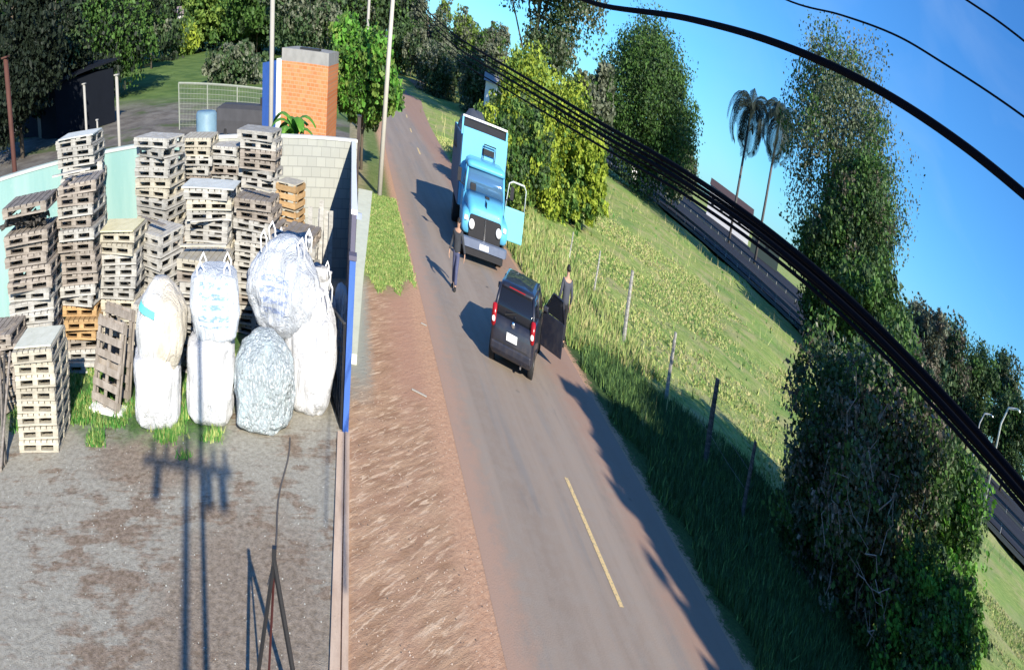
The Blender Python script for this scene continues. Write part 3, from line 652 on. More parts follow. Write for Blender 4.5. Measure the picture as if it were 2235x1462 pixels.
def car():
    body = paint('black_blue_car_paint', (.010, .012, .024)); th = R(25)
    P = Vector((7.15, 19.17, 0)); rt = Vector((math.cos(th), -math.sin(th), 0)); hd = Vector((math.sin(th), math.cos(th), 0))
    o = P - rt * .74 - hd * .55                      # ground point below the middle of the rear bumper
    e = empty('car', o, -th, 'black hatchback parked askew on the road with its right front door open', 'car')
    L = 3.85; W = 1.66
    def ring(y, w, z0, z1, r): return rrect(w, z1 - z0, r, y, 0, (z0 + z1) / 2, 4, 'xz')
    secs = [(0, 1.42, .34, .82, .12), (.06, 1.58, .26, .95, .14), (.3, W, .2, .98, .14), (1.0, W + .03, .19, .98, .13), (2.4, W + .03, .19, .96, .13), (2.9, W, .2, .93, .13), (3.35, W - .04, .22, .86, .14), (3.7, W - .12, .26, .76, .14), (L, 1.3, .34, .62, .12)]
    MB().loft([ring(*s) for s in secs]).build('body', body, e, smooth=True)
    # greenhouse
    def gr(z, y0, y1, w, r=.12): return rrect(w, y1 - y0, r, z, 0, (y0 + y1) / 2, 4, 'xy')
    MB().loft([gr(.95, .07, 2.95, 1.52), gr(1.2, .16, 2.62, 1.42), gr(1.44, .30, 2.20, 1.28)]).build('window_glass', GLASS, e, smooth=True)
    MB().loft([gr(1.435, .28, 2.22, 1.30, .14), gr(1.50, .34, 2.14, 1.24, .16), gr(1.525, .5, 1.98, 1.0, .18)]).build('roof', body, e, smooth=True)
    for sx in (-1, 1):
        mb = MB(); mb.tube([(sx * .73, .12, .94), (sx * .68, .21, 1.2), (sx * .62, .34, 1.46)], [.075, .06, .05], 8); mb.build('rear_pillar', body, e, smooth=True)
        mb = MB(); mb.tube([(sx * .74, 2.88, .94), (sx * .69, 2.55, 1.2), (sx * .61, 2.16, 1.46)], [.045, .04, .04], 8); mb.build('front_pillar', body, e, smooth=True)
        mb = MB(); mb.tube([(sx * .765, 1.55, .94), (sx * .645, 1.5, 1.45)], .04, 8); mb.build('middle_pillar', body, e, smooth=True)
        mb = MB(); mb.loft([rrect(.16, .40, .05, y, sx * .735, .93, 3, 'xz') for y in (-.0, .03, .16)]); mb.build('tail_light', RED, e, smooth=True)
        mb = MB(); mb.loft([rrect(.11, .10, .04, y, sx * .735, .86, 3, 'xz') for y in (-.014, .0)]); mb.build('reverse_light', LENS, e)
        mb = MB(); mb.box(sx * .96 - .1, sx * .96 + .1, 2.4, 2.5, .98, 1.1); mb.build('side_mirror', body, e, bevel=.03)
        for yy in (.55, 3.1): wheel(e, sx * .76, yy, .29, .19, side=sx)
    MB().box(-.76, .76, -.02, .04, .34, .50).build('rear_bumper', body, e, bevel=.03)
    MB().box(-.62, .62, -.008, .02, .515, .53).build('tailgate_seam', RUBBER, e)
    for sx in (-1, 1): MB().box(sx * .845 - .004, sx * .845 + .004, .9, 2.4, .28, .30).build('sill_strip', RUBBER, e)
    MB().box(-.3, .3, .30, .36, 1.455, 1.475).build('brake_light', RED, e)
    pl = MB().box(-.2, .2, -.035, -.022, .60, .74).build('number_plate', WHITE, e)
    n = 20; mb = MB(); mb.loft([[Vector((math.cos(2 * math.pi * j / n) * r, y, .90 + math.sin(2 * math.pi * j / n) * r)) for j in range(n)] for r, y in ((.062, .03), (.062, -.012), (.045, -.02))]); mb.build('emblem', CHROME, e, smooth=True)
    MB().tube([(-.35, .05, 1.0), (.08, .09, 1.10)], .012, 6).build('rear_wiper', RUBBER, e)
    MB().tube([(.42, -.02, .24), (.42, .2, .24)], .03, 8).build('exhaust', CHROME, e)
    # open front door, hinged at the front of its opening on the right side
    MB().box(.832, .846, 1.62, 2.52, .32, .95).build('door_opening', simple('dark_trim', (.01, .01, .012), .8), e)
    d = empty('open_door', (.86, 2.55, 0), R(-180 - 68 + 180 + 180)); d.parent = e
    d.rotation_euler = (0, 0, R(68))    # swings out towards the verge
    d_ = MB().box(-.03, .03, -1.0, 0, .30, .98).build('door_panel', body, d, bevel=.02)
    MB().tube([(0, -.98, .97), (-.05, -.86, 1.40), (-.05, -.4, 1.42), (0, -.02, 1.0)], .022, 6).build('door_window_frame', body, d, smooth=True)
    MB().add([(0, -.95, .98), (-.045, -.85, 1.38), (-.045, -.41, 1.40), (0, -.05, 1.0), (.008, -.95, .98), (-.037, -.85, 1.38), (-.037, -.41, 1.40), (.008, -.05, 1.0)], [(0, 1, 2, 3), (7, 6, 5, 4), (0, 4, 5, 1), (1, 5, 6, 2), (2, 6, 7, 3), (3, 7, 4, 0)]).build('door_glass', GLASS, d)
car()
def truck():
    B1 = paint('light_blue_truck_paint', (.10, .42, .66), .3, .45); BW = paint('pale_blue_box_paint', (.14, .50, .74), .2, .5)
    DK = simple('black_chassis', (.015, .015, .018), .7); e = empty('truck', (7.45, 29.0, 0), R(-6), 'old light blue lorry facing the camera with its cab door open', 'truck')
    W = 2.2
    def rg(y, w, z0, z1, r, cx=0): return rrect(w, z1 - z0, r, y, cx, (z0 + z1) / 2, 4, 'xz')
    MB().loft([rg(.06, 1.5, .92, 1.38, .2), rg(.12, 1.62, .9, 1.48, .2), rg(.7, 1.78, .9, 1.62, .2), (rg(1.3, 1.95, .9, 1.72, .2))]).build('bonnet', B1, e, smooth=True)
    MB().loft([rg(-.0, 1.55, .62, 1.24, .12), rg(.12, 1.6, .6, 1.26, .12)]).build('grille', DK, e)
    MB().box(-.03, .03, -.03, .0, .66, 1.22).build('grille_bar', CHROME, e); 
    for sx in (-1, 1):
        MB().loft([rg(.05, .42, .75, 1.2, .15, sx * .86), rg(.2, .52, .7, 1.3, .18, sx * .86), rg(1.25, .55, .7, 1.36, .18, sx * .86)]).build('wing', B1, e, smooth=True)
        n = 18; MB().loft([[Vector((sx * .66 + math.cos(2 * math.pi * j / n) * r, y, 1.0 + math.sin(2 * math.pi * j / n) * r)) for j in range(n)] for r, y in ((.13, .05), (.135, -.06), (.09, -.09))]).build('headlight', LENS, e, smooth=True)
        MB().box(sx * .95 - .07, sx * .95 + .07, -.01, .04, 1.06, 1.18).build('indicator', LENS, e)
        wheel(e, sx * .93, .95, .48, .26, simple('white_rim', (.6, .6, .58), .6), sx)
        for q in (6.6,): wheel(e, sx * .9, q, .48, .45, simple('grey_rim', (.3, .3, .3), .6), sx)
        MB().tube([(sx * 1.0, 1.4, 1.75), (sx * 1.32, 1.2, 1.85), (sx * 1.32, 1.2, 2.1)], .018, 6).build('mirror_arm', DK, e); MB().box(sx * 1.32 - .09, sx * 1.32 + .09, 1.15, 1.2, 1.85, 2.2).build('mirror', DK, e)
    MB().loft([rg(-.26, 2.1, .44, .66, .06), rg(-.1, 2.25, .42, .68, .06)]).build('front_bumper', simple('steel_blue_bumper', (.12, .15, .22), .5), e)
    MB().box(-.95, .95, -.25, .0, .25, .42).build('front_skirt', DK, e)
    MB().box(-.22, .22, -.285, -.265, .47, .61).build('number_plate', WHITE, e)
    e.scale = (1.12, 1, 1)
    # cab
    cab = [rrect(W - .1, 1.5, .2, z, 0, y, 4) for z, y in ((.75, 2.0), (1.65, 2.0))]
    MB().loft(cab).build('cab_body', B1, e, smooth=True)
    rf = lambda z, w, y0, y1: rrect(w, y1 - y0, .22, z, 0, (y0 + y1) / 2, 4)
    SKYG = Mat('windscreen_glass', .06, .8); SKYG.base((.09, .2, .33)); SKYG.b.inputs['Metallic'].default_value = .35; SKYG = SKYG.m
    MB().loft([rf(1.65, W - .14, 1.26, 2.74), rf(2.32, W - .32, 1.46, 2.72)]).build('windscreen', SKYG, e, smooth=True)
    MB().loft([rf(2.30, W - .26, 1.34, 2.76), rf(2.42, W - .3, 1.38, 2.76), rf(2.50, W - .6, 1.6, 2.7)]).build('cab_roof', B1, e, smooth=True)
    for sx in (-1, 1):
        MB().tube([(sx * (W / 2 - .12), 1.32, 1.62), (sx * (W / 2 - .21), 1.52, 2.34)], .05, 8).build('windscreen_pillar', B1, e, smooth=True)
        MB().tube([(sx * (W / 2 - .10), 2.65, 1.62), (sx * (W / 2 - .19), 2.66, 2.34)], .06, 8).build('rear_cab_pillar', B1, e, smooth=True)
        MB().tube([(sx * .45 - .28, 1.33, 1.70), (sx * .45 + .2, 1.42, 1.95)], .012, 6).build('wiper', DK, e)
    MB().box(-.75, -.45, 1.27, 1.6, 1.66, 1.9).build('bonnet_air_filter', DK, e, bevel=.04)
    MB().box(.0, .2, .85, 1.1, 1.66, 1.70).build('bonnet_vent', DK, e)
    MB().box(-.008, .008, .1, 1.2, 1.50, 1.632).build('bonnet_seam', DK, e)
    for sx in (-1, 1): MB().box(sx * 1.045 - .012, sx * 1.045 + .012, 1.5, 2.5, 1.0, 1.6).build('cab_door_seam', B1, e)
    # cargo body
    MB().box(-1.15, 1.15, 3.0, 3.06, 1.0, 3.19).build('headboard', BW, e)
    for sx in (-1, 1): MB().box(sx * 1.15 - .04, sx * 1.15 + .04, 3.065, 9.0, 1.0, 2.9).build('cargo_side', simple('dark_blue_side', (.05, .11, .20), .6), e)
    MB().box(-1.15, 1.15, 9.0, 9.06, 1.0, 2.9).build('tailboard', BW, e)
    MB().box(-1.1, 1.1, 3.07, 8.99, .95, 1.05).build('cargo_floor', DK, e)
    MB().box(-1.17, 1.17, 3.55, 3.62, 3.43, 3.485).build('top_rail', WHITE, e)
    for sx in (-1, 1): MB().box(sx * 1.16 - .04, sx * 1.16 + .04, 3.56, 3.63, 2.9, 3.42).build('rail_post', BW, e)
    MB().box(-1.15, 1.15, 3.645, 3.68, 2.4, 3.40).build('dark_interior_sheet', simple('box_interior_black', (.012, .014, .02), .7), e)  # black sheet standing in for the shade inside the open box
    MB().box(-.1, .5, 2.9, 3.0, 2.62, 2.78).build('cab_rack_plate', DK, e); MB().tube([(-.05, 2.85, 2.5), (-.05, 2.85, 2.9), (.55, 2.85, 2.9), (.55, 2.85, 2.5)], .025, 6).build('cab_rack', DK, e)
    rings = []
    for i in range(12):
        t = i / 11; y = 5.6 + t * 3.3; k = math.sin(math.pi * min(1, max(0, t))) ** .5
        rings.append([Vector((-.2 + math.cos(R(a)) * (1.1) * (.75 + .25 * k), y, 2.3 + math.sin(R(a)) * (.3 + .95 * k) * (1 + .08 * math.sin(a * .3 + i)))) for a in range(0, 181, 12)])
    MB().loft(rings).build('tarpaulin_load', simple('slate_tarp', (.07, .08, .10), .75, .3, 2), e, smooth=True)
    MB().box(-.45, -.35, .5, 8.8, .6, .94).build('chassis_rail', DK, e); MB().box(.35, .45, .5, 8.8, .6, .94).build('chassis_rail', DK, e)
    d = empty('open_door', (1.06, 1.35, 0), R(78)); d.parent = e   # hinge at the front edge, swung out
    BD = paint('aqua_door_paint', (.16, .56, .66), .3, .5)
    d.rotation_euler = (0, 0, R(-82))
    MB().box(-.03, .03, 0, 1.05, .72, 1.62).build('door_panel', BD, d, bevel=.03)
    MB().tube([(0, .02, 1.6), (0, .12, 2.25), (0, .3, 2.32), (0, .9, 2.32), (0, 1.02, 2.2), (0, 1.03, 1.6)], .026, 8).build('door_window_frame', simple('pale_door_frame', (.5, .56, .55), .6), d, smooth=True)
    MB().box(-.06, -.03, .8, .95, 1.35, 1.40).build('door_handle', CHROME, d)
truck()

# ------------------------------------------------------------------ people
def skinned(name, joints, edges, radii, mat, parent, sub=2):
    me = bpy.data.meshes.new(name); me.from_pydata([tuple(j) for j in joints], edges, []); me.materials.append(mat)
    o = bpy.data.objects.new(name, me); COL.objects.link(o); o.parent = parent
    s = o.modifiers.new('skin', 'SKIN'); s.use_smooth_shade = True
    for i, r in enumerate(radii):
        v = me.skin_vertices[0].data[i]; v.radius = (r, r) if not isinstance(r, tuple) else r; v.use_root = (i == 0)
    m = o.modifiers.new('sub', 'SUBSURF'); m.levels = sub; m.render_levels = sub
    return o
SKIN = simple('skin', (.42, .25, .17), .6, .08, 10, bump=0); HAIR = simple('dark_hair', (.015, .012, .01), .7, .2, 30)
def person(loc, rz, label, jacket, trousers, H=1.62, legs=(.12, -.10), arms=((-.10, .05), (.10, .04))):
    k = H / 1.75; e = empty('person', loc, R(rz), label, 'person'); V_ = lambda *a: Vector(a) * k
    hip, chest, neck, head = V_(0, 0, .93), V_(0, .0, 1.25), V_(0, .01, 1.48), V_(0, .03, 1.60)
    J = [hip, V_(0, 0, 1.08), chest, V_(0, 0, 1.40), neck, head, V_(0, .03, 1.70)]; Rr = [(.14, .11), (.135, .10), (.16, .11), (.13, .09), .055, .085, .075]; E_ = [(0, 1), (1, 2), (2, 3), (3, 4), (4, 5), (5, 6)]
    hands = []
    tj, te, tr = [hip + V_(0, 0, .0), V_(0, 0, 1.04)], [(0, 1)], [(.165, .135), (.15, .12)]; jj, je, jr = [V_(0, 0, .82), V_(0, 0, 1.08), chest, V_(0, 0, 1.41)], [(0, 1), (1, 2), (2, 3)], [(.185, .15), (.17, .135), (.19, .14), (.14, .105)]
    shoes = []
    for i, s in enumerate((-1, 1)):
        dy = legs[i]; a = V_(s * .09, 0, .86); kn = V_(s * .10, dy * .6 + .03, .48); an = V_(s * .12, dy, .09); toe = V_(s * .13, dy + .15, .04)
        n = len(J); J += [a, kn, an, toe]; Rr += [.085, .055, .04, .035]; E_ += [(0, n), (n, n + 1), (n + 1, n + 2), (n + 2, n + 3)]
        n = len(tj); tj += [a, kn, an + V_(0, 0, .03)]; tr += [.105, .078, .068]; te += [(0, n), (n, n + 1), (n + 1, n + 2)]
        shoes.append((an, toe))
        ax, ay = arms[i]; sh = V_(s * .19, 0, 1.39); el = V_(s * .26 + ax * .4, -.03, 1.12); wr = V_(s * .27 + ax, ay + .06, .90); hn = wr + V_(0, .02, -.08)
        n = len(J); J += [sh, el, wr, hn]; Rr += [.055, .04, .026, .034]; E_ += [(3, n), (n, n + 1), (n + 1, n + 2), (n + 2, n + 3)]
        n = len(jj); jj += [sh, el, wr + V_(0, 0, .02)]; jr += [.075, .058, .045]; je += [(3, n), (n, n + 1), (n + 1, n + 2)]
        for f in range(4):
            n = len(J); bx = (f - 1.5) * .019; ln = (.07, .08, .075, .06)[f]
            J += [hn + V_(0, bx, -.03), hn + V_(-s * .012, bx, -.03 - ln * .55), hn + V_(-s * .03, bx, -.03 - ln)]; Rr += [.009, .008, .007]; E_ += [(n, n + 1), (n + 1, n + 2), (n, n and [q for q in range(len(J)) if J[q] is hn][0])]
        n = len(J); h0 = [q for q in range(len(J)) if J[q] is hn][0]
        J += [hn + V_(0, .035, -.01), hn + V_(-s * .01, .055, -.045)]; Rr += [.010, .008]; E_ += [(h0, n), (n, n + 1)]
    skinned('body', J, E_, Rr, SKIN, e); skinned('jacket', jj, je, jr, jacket, e); skinned('trousers', tj, te, tr, trousers, e)
    for an, toe in shoes:
        MB().loft([rrect(.085 * k, .24 * k, .04, z, toe.x, toe.y - .07 * k, 3) for z in (0.0, .03, .07)] + [rrect(.07 * k, .12 * k, .03, .10, an.x, an.y, 3)]).build('shoe', RUBBER, e, smooth=True)
    hb = MB(); rings = []
    for i in range(7):
        t = i / 6 * math.pi * .60; r = .098 * k * math.sin(t) + .002
        rings.append([head + Vector((math.cos(a) * r * .92, math.sin(a) * r - .018 * k, .035 * k + math.cos(t) * .105 * k)) for a in np.linspace(0, 2 * math.pi, 14, endpoint=False)])
    hb.loft(rings).build('hair', HAIR, e, smooth=True)
    f = head
    MB().add([f + V_(-.012, .085, .0), f + V_(.012, .085, .0), f + V_(0, .115, -.005), f + V_(0, .082, .045)], [(0, 1, 2), (0, 2, 3), (1, 3, 2), (0, 3, 1)]).build('nose', SKIN, e)
    for s in (-1, 1):
        MB().loft([rrect(.02 * k, .012 * k, .005, y, f.x + s * .032 * k, f.z + .03 * k, 2, 'xz') for y in (f.y + .075 * k, f.y + .088 * k)]).build('eye', HAIR, e)
        MB().loft([rrect(.03 * k, .055 * k, .012, x, 0, 0, 2) for x in (0, .015 * k)]).build('ear', SKIN, e, loc=f + V_(s * .085, -.005, .01))
    return e
JK = simple('charcoal_jacket', (.04, .044, .052), .85, .3, 8); JEANS = simple('blue_jeans', (.07, .08, .15), .85, .3, 10)
GS = simple('slate_shirt', (.06, .066, .085), .85, .25, 8); BK = simple('black_trousers', (.015, .015, .018), .85)
v = G(990, 634); person((v.x, v.y, .03), 150, 'person in a charcoal jacket and blue jeans walking beside the lorry', JK, JEANS, 1.60, legs=(.16, -.18), arms=((-.16, -.08), (.05, .12)))
pp = atY(1236, 640, 22.7)
person((pp.x, 22.7, .02), 0, 'person in a slate shirt and dark cap standing behind the open car door', GS, BK, 1.78, legs=(.03, -.03), arms=((-.02, .05), (.02, .05)))

# ------------------------------------------------------------------ trees
def leaves(name, lobes, count, size, mats, parent, clump=.22, shell=.45, droop=0.0, aspect=1.6, seed=0, weights=None, per=55):
    r = np.random.default_rng(seed); vol = np.array([l[3] * l[4] * l[5] for l in lobes]) ** .7; pr = vol / vol.sum()
    nc = max(20, count // per); which = r.choice(len(lobes), nc, p=pr); d = r.normal(size=(nc, 3)); d /= np.linalg.norm(d, axis=1)[:, None]
    d[:, 2] = np.where(d[:, 2] < -.5, -d[:, 2] * .5, d[:, 2])
    rad = (shell + (1 - shell) * r.random(nc) ** .6)[:, None] * (1 + .12 * r.normal(size=(nc, 1)))
    L = np.array([l[:6] for l in lobes], float)[which]; cc = L[:, :3] + d * rad * L[:, 3:6]
    ci = r.integers(0, nc, count); cs = (L[:, 3:6].min(axis=1) * clump)[ci][:, None] * (.6 + .8 * r.random((nc, 1)))[ci]
    g = np.clip(r.normal(size=(count, 3)), -1.15, 1.15); p = cc[ci] + g * cs * np.array([1, 1, .8 + droop]); p[:, 2] = np.maximum(p[:, 2], .06)
    a = r.normal(size=(count, 3)); a[:, 2] = a[:, 2] * .7 - droop * 2; a /= np.linalg.norm(a, axis=1)[:, None]
    b = np.cross(a, r.normal(size=(count, 3))); b /= np.linalg.norm(b, axis=1)[:, None]
    s = size * (.6 + .8 * r.random(count))[:, None]
    V = np.stack([p - a * s * aspect * .5, p + b * s * .5, p + a * s * aspect * .5, p - b * s * .5], 1)
    mats = mats if isinstance(mats, (list, tuple)) else [mats]
    mi = None
    if len(mats) > 1:
        cm = r.choice(len(mats), nc, p=weights); mi = cm[ci]
    return quads(name, V, mats, parent, mi)
def trunk(parent, pts, r, limbs, mat=BARK, seed=0):
    rd = random.Random(seed); mb = MB(); k = len(pts); mb.tube(pts, [r * (1 - .6 * i / (k - 1)) for i in range(k)], 8)
    for (a, b) in limbs:
        a, b = Vector(a), Vector(b); m = (a + b) / 2 + Vector((rd.uniform(-.1, .1), rd.uniform(-.1, .1), .12)) * (b - a).length
        mb.tube([a, m, b], [r * .42, r * .28, r * .1], 6)
    return mb.build('trunk', mat, parent, smooth=True)
def tree(label, X, Y, H, W, mats, count=9000, leaf=.22, seed=0, name='tree', cat='tree', group=None, shape='oval', z0=.18, tr=None, clump=.22, shell=.45, droop=0, weights=None, D=None, aspect=1.6, skew=(0, 0), per=55):
    rd = random.Random(seed); D = D or W; e = empty(name, (X, Y, 0), 0, label, cat, group); lobes = []
    if shape == 'oval':
        lobes.append((0, 0, H * (.5 + z0 / 2), W * .36, D * .36, H * (1 - z0) * .46))
        for k in range(7):
            a = k * 2.4 + seed; zz = H * (z0 + (1 - z0) * rd.uniform(.2, .82)); rr = W * rd.uniform(.16, .26)
            lobes.append((math.cos(a) * W * .3, math.sin(a) * D * .3, zz, rr, rr, rr * 1.1))
    elif shape == 'cone':
        for k in range(8):
            t = k / 7; rr = W / 2 * (1 - t * .72) * (.75 + .25 * math.sin(k * 2 + seed)); lobes.append((rd.uniform(-.12, .12) * W, rd.uniform(-.1, .1) * D, H * (z0 + (1 - z0) * (.08 + .86 * t)), rr, rr, H * .12))
    elif shape in ('globe', 'egg'):
        for k in range(26):
            t = (k + .5) / 26; u = 1 - 2 * t; a = k * 2.39996 + seed; q = math.sqrt(1 - u * u) * rd.uniform(.55, .8); rr = W * rd.uniform(.12, .19)
            tp = 1.0 if shape == 'globe' else (1.08 - .45 * (u + 1) / 2)
            lobes.append((math.cos(a) * q * (W / 2 - rr * .4) * tp, math.sin(a) * q * (D / 2 - rr * .4) * tp, H * (z0 + (1 - z0) * (.5 + .42 * u)), rr, rr, rr * 1.15))
    elif shape == 'airy':
        for k in range(16):
            a = k * 2.4 + seed; q = rd.uniform(.15, .5); rr = W * rd.uniform(.10, .17); lobes.append((math.cos(a) * W * q * .8, math.sin(a) * D * q * .8, H * (z0 + (1 - z0) * rd.uniform(.1, .92)), rr, rr, rr * 1.2))
    elif shape == 'bush':
        for k in range(12):
            a = k * 2.4 + seed; q = rd.uniform(.1, .5); rr = W * rd.uniform(.16, .26); zz = H * rd.uniform(.15, .72); lobes.append((math.cos(a) * W * q * .75, math.sin(a) * D * q * .75, zz, rr, rr * D / W, min(H - zz, rr * 1.2)))
    lobes = [(l[0] + skew[0] * (l[2] / H - .5), l[1] + skew[1] * (l[2] / H - .5), *l[2:]) for l in lobes]
    leaves('crown', lobes, count, leaf, mats, e, clump, shell, droop, aspect, seed, weights, per)
    r = tr or max(.08, H * .022)
    lim = [((0, 0, H * (.25 + .05 * i)), (l[0] * .9, l[1] * .9, l[2])) for i, l in enumerate(lobes[1:9])]
    trunk(e, [(0, 0, -.1), (rd.uniform(-.02, .02) * H, 0, H * .3), (rd.uniform(-.04, .04) * H, rd.uniform(-.03, .03) * H, H * .6), (lobes[0][0] * .3, 0, H * .86)], r, lim, BARK, seed)
    return e
# -- right side, near: dark tree with ivy, bright creeper-covered tree next to it
tree('large dark tree with dry twigs at the lower right, near the camera', 16.6, 10.6, 5.3, 6.4, [L_DARK, L_BROWN, L_GREY, L_MID], 90000, .085, 11, shape='bush', tr=.2, clump=.2, shell=.3, weights=[.36, .22, .14, .28], D=6.0)
tree('dense dark green tree left of the twiggy one by the field', 18.4, 13.7, 4.3, 9.2, [L_DARK, L_MID, L_GREY, L_BROWN], 80000, .09, 12, shape='bush', tr=.2, clump=.2, weights=[.42, .36, .12, .10], D=5.0)
tree('bright green creeper-covered tree at the lower right', 19.4, 10.6, 5.0, 5.2, [L_BRIGHT, L_MID, L_DARK], 80000, .09, 13, shape='bush', tr=.18, clump=.2, weights=[.5, .3, .2], D=5.0)
tree('low bright green creeper mound below the bright tree', 16.6, 7.3, 3.2, 3.8, [L_BRIGHT, L_MID, L_DARK], 40000, .08, 14, shape='bush', tr=.12, clump=.2, weights=[.4, .35, .25])
e = empty('dead_branches', (14.2, 8.6, 0), 0, 'bare grey twigs hanging in front of the large dark tree', 'branches'); rd = random.Random(5)
for k in range(40):
    p0 = Vector((rd.uniform(-.6, 1.8), rd.uniform(-.2, 2.2), rd.uniform(.6, 3.4))); pts = [p0]
    for j in range(4): pts.append(pts[-1] + Vector((rd.uniform(-.35, .25), rd.uniform(-.3, .3), rd.uniform(-.1, .45))))
    MB().tube(pts, [.013, .011, .009, .006, .004], 5).build('twig', W_BROWN, e)
# trees standing just outside the picture on the right, whose shade lies on the verge
for i, (X, Y, H, W_) in enumerate(((15.4, .5, 9.2, 4.2), (16.0, -3.0, 9.8, 4.8), (16.7, -8.0, 11.0, 5.4), (17.8, -13.5, 12.4, 6.5))):
    tree('leafy roadside tree on the verge, %s' % ['nearest the large dark tree', 'second behind it', 'third along the verge', 'farthest back and tallest'][i], X, Y, H, W_, [L_DARK, L_MID], 36000, .5, 30 + i, shape='oval', z0=0, clump=.42, shell=.2, weights=[.6, .4])
# -- yellow-green flowering trees by the lorry
X, Y = 16.3, 49.5; tree('yellow-green flowering tree lit by the sun beside the lorry', X, Y, topz(1200, 108, X, Y), 8.6, [L_YEL, L_LIGHT, L_MID], 80000, .15, 41, shape='bush', tr=.16, clump=.3, weights=[.66, .27, .07])
X, Y = 12.9, 44.5; tree('dark olive tree in front of the yellow-green one, just behind the lorry', X, Y, topz(1140, 205, X, Y), 6.2, [L_DARK, L_MID, L_YEL, L_LIGHT], 42000, .15, 42, shape='bush', tr=.14, weights=[.3, .35, .15, .2])
X, Y = 20.6, 47.5; tree('low yellow shrub at the field edge right of the flowering tree', X, Y, topz(1290, 260, X, Y), 5.4, [L_YEL, L_LIGHT, L_MID], 26000, .2, 43, shape='bush', weights=[.6, .2, .2])
# -- middle distance
X, Y = 27.5, 88; tree('tall airy eucalyptus with dark clumps against the sky above the lorry', X, Y, 21, 22, [L_DARK, L_GREY], 40000, .25, 51, shape='airy', z0=.22, tr=.35, clump=.4, per=150, weights=[.7, .3])
X, Y = 41, 96; tree('grey-green eucalyptus right of the tall airy one', X, Y, 9.5, 10, [L_GREY, L_MID], 16000, .4, 52, shape='airy', z0=.05, tr=.3, clump=.35, weights=[.7, .3])
for i, (x, dist, ytop, wpx, mats, sh, lab) in enumerate((
        (935, 150, 5, 110, [L_GREY, L_DARK], 'airy', 'grey slender tree where the road disappears'),
        (1010, 165, 25, 120, [L_GREY, L_LIGHT], 'airy', 'pale airy tree right of the road end'),
        (900, 175, 60, 90, [L_DARK, L_MID], 'oval', 'dark round tree at the end of the road'),
        (975, 135, 105, 130, [L_DARK, L_GREY], 'bush', 'dark hedge tree beyond the verge at the road end'),
        (1055, 120, 130, 110, [L_DARK, L_GREY], 'bush', 'low dark bushy tree right of the road-end hedge'),
        (1080, 150, 60, 110, [L_GREY, L_MID], 'airy', 'grey-green tree beneath the cables above the lorry'),
        (1436, 128, 112, 265, [L_MID, L_DARK], 'egg', 'tall rounded conical dark green evergreen beyond the field'),
        (1520, 150, 335, 80, [L_GREY, L_DARK], 'oval', 'small greyish tree right of the conical evergreen'),
        (1300, 160, 190, 90, [L_MID, L_GREY], 'oval', 'hazy green tree far behind the eucalyptus'))):
    p = polar(x, dist); H = topz(x, ytop, p.x, p.y); Wm = wpx / 20.7 * math.pi / 180 * dist
    tree(lab, p.x, p.y, H, Wm, mats, 70000 if sh == 'egg' else 24000, dist * .0020, 60 + i, shape=sh, z0=.08, weights=[.6, .4], tr=H * .02, clump=.28)
# -- big tree on the right beyond the near ones
X, Y = polar(1838, 104, 420)[:2]; tree('very tall airy tree rising into the sky at the right', X, Y, topz(1800, 125, X, Y), 27, [L_AIRY, L_GREY, L_MID], 42000, .24, 71, shape='globe', z0=.25, tr=.9, clump=.40, shell=.6, droop=.3, skew=(-5, 6), per=230, weights=[.5, .2, .3])
X, Y = polar(1850, 92, 600)[:2]; tree('dense ivy-clad tree in front of the very tall airy one', X, Y, topz(1845, 345, X, Y), 19, [L_DARK, L_MID, L_BROWN], 80000, .27, 72, shape='egg', z0=-.1, tr=.35, clump=.3, weights=[.5, .42, .08])
X, Y = polar(1910, 80, 750)[:2]; tree('green leafy tree lower right of the ivy-clad one', X, Y, topz(1905, 560, X, Y), 13, [L_MID, L_DARK], 30000, .3, 73, shape='oval', z0=.0, weights=[.6, .4])
for i, (x, dist, ytop, wpx, mats, sh) in enumerate(((2030, 150, 660, 90, [L_GREY, L_BROWN], 'oval'), (2090, 160, 680, 110, [L_DARK, L_BROWN], 'oval'), (2060, 170, 740, 150, [L_DARK, L_GREY], 'bush'), (2165, 170, 760, 90, [L_DARK, L_MID], 'oval'), (2225, 180, 765, 90, [L_DARK, L_GREY], 'oval'), (2130, 190, 850, 160, [L_DARK, L_GREY], 'bush'), (2260, 160, 860, 120, [L_DARK, L_MID], 'bush'), (1985, 140, 720, 80, [L_GREY, L_DARK], 'oval'))):
    p = polar(x, dist, 700); H = topz(x, ytop, p.x, p.y); Wm = wpx / 20.7 * math.pi / 180 * dist
    lab = ['slender brownish tree below the small palm at the far right', 'tall dark tree with a rounded top beyond the highway', 'broad low dark tree between taller ones beyond the highway', 'dark tree left of the lamp in the far right line', 'dark tree at the right frame edge above the lamp', 'wide hedge-like tree behind the street lamp', 'low dark tree cut by the right frame edge', 'greyish tree just right of the tall ivy-clad one'][i]
    tree(lab, p.x, p.y, H, Wm, mats, 13000, .4, 80 + i, shape=sh, z0=.0, weights=[.65, .35], clump=.28, group='dark trees beyond the highway')
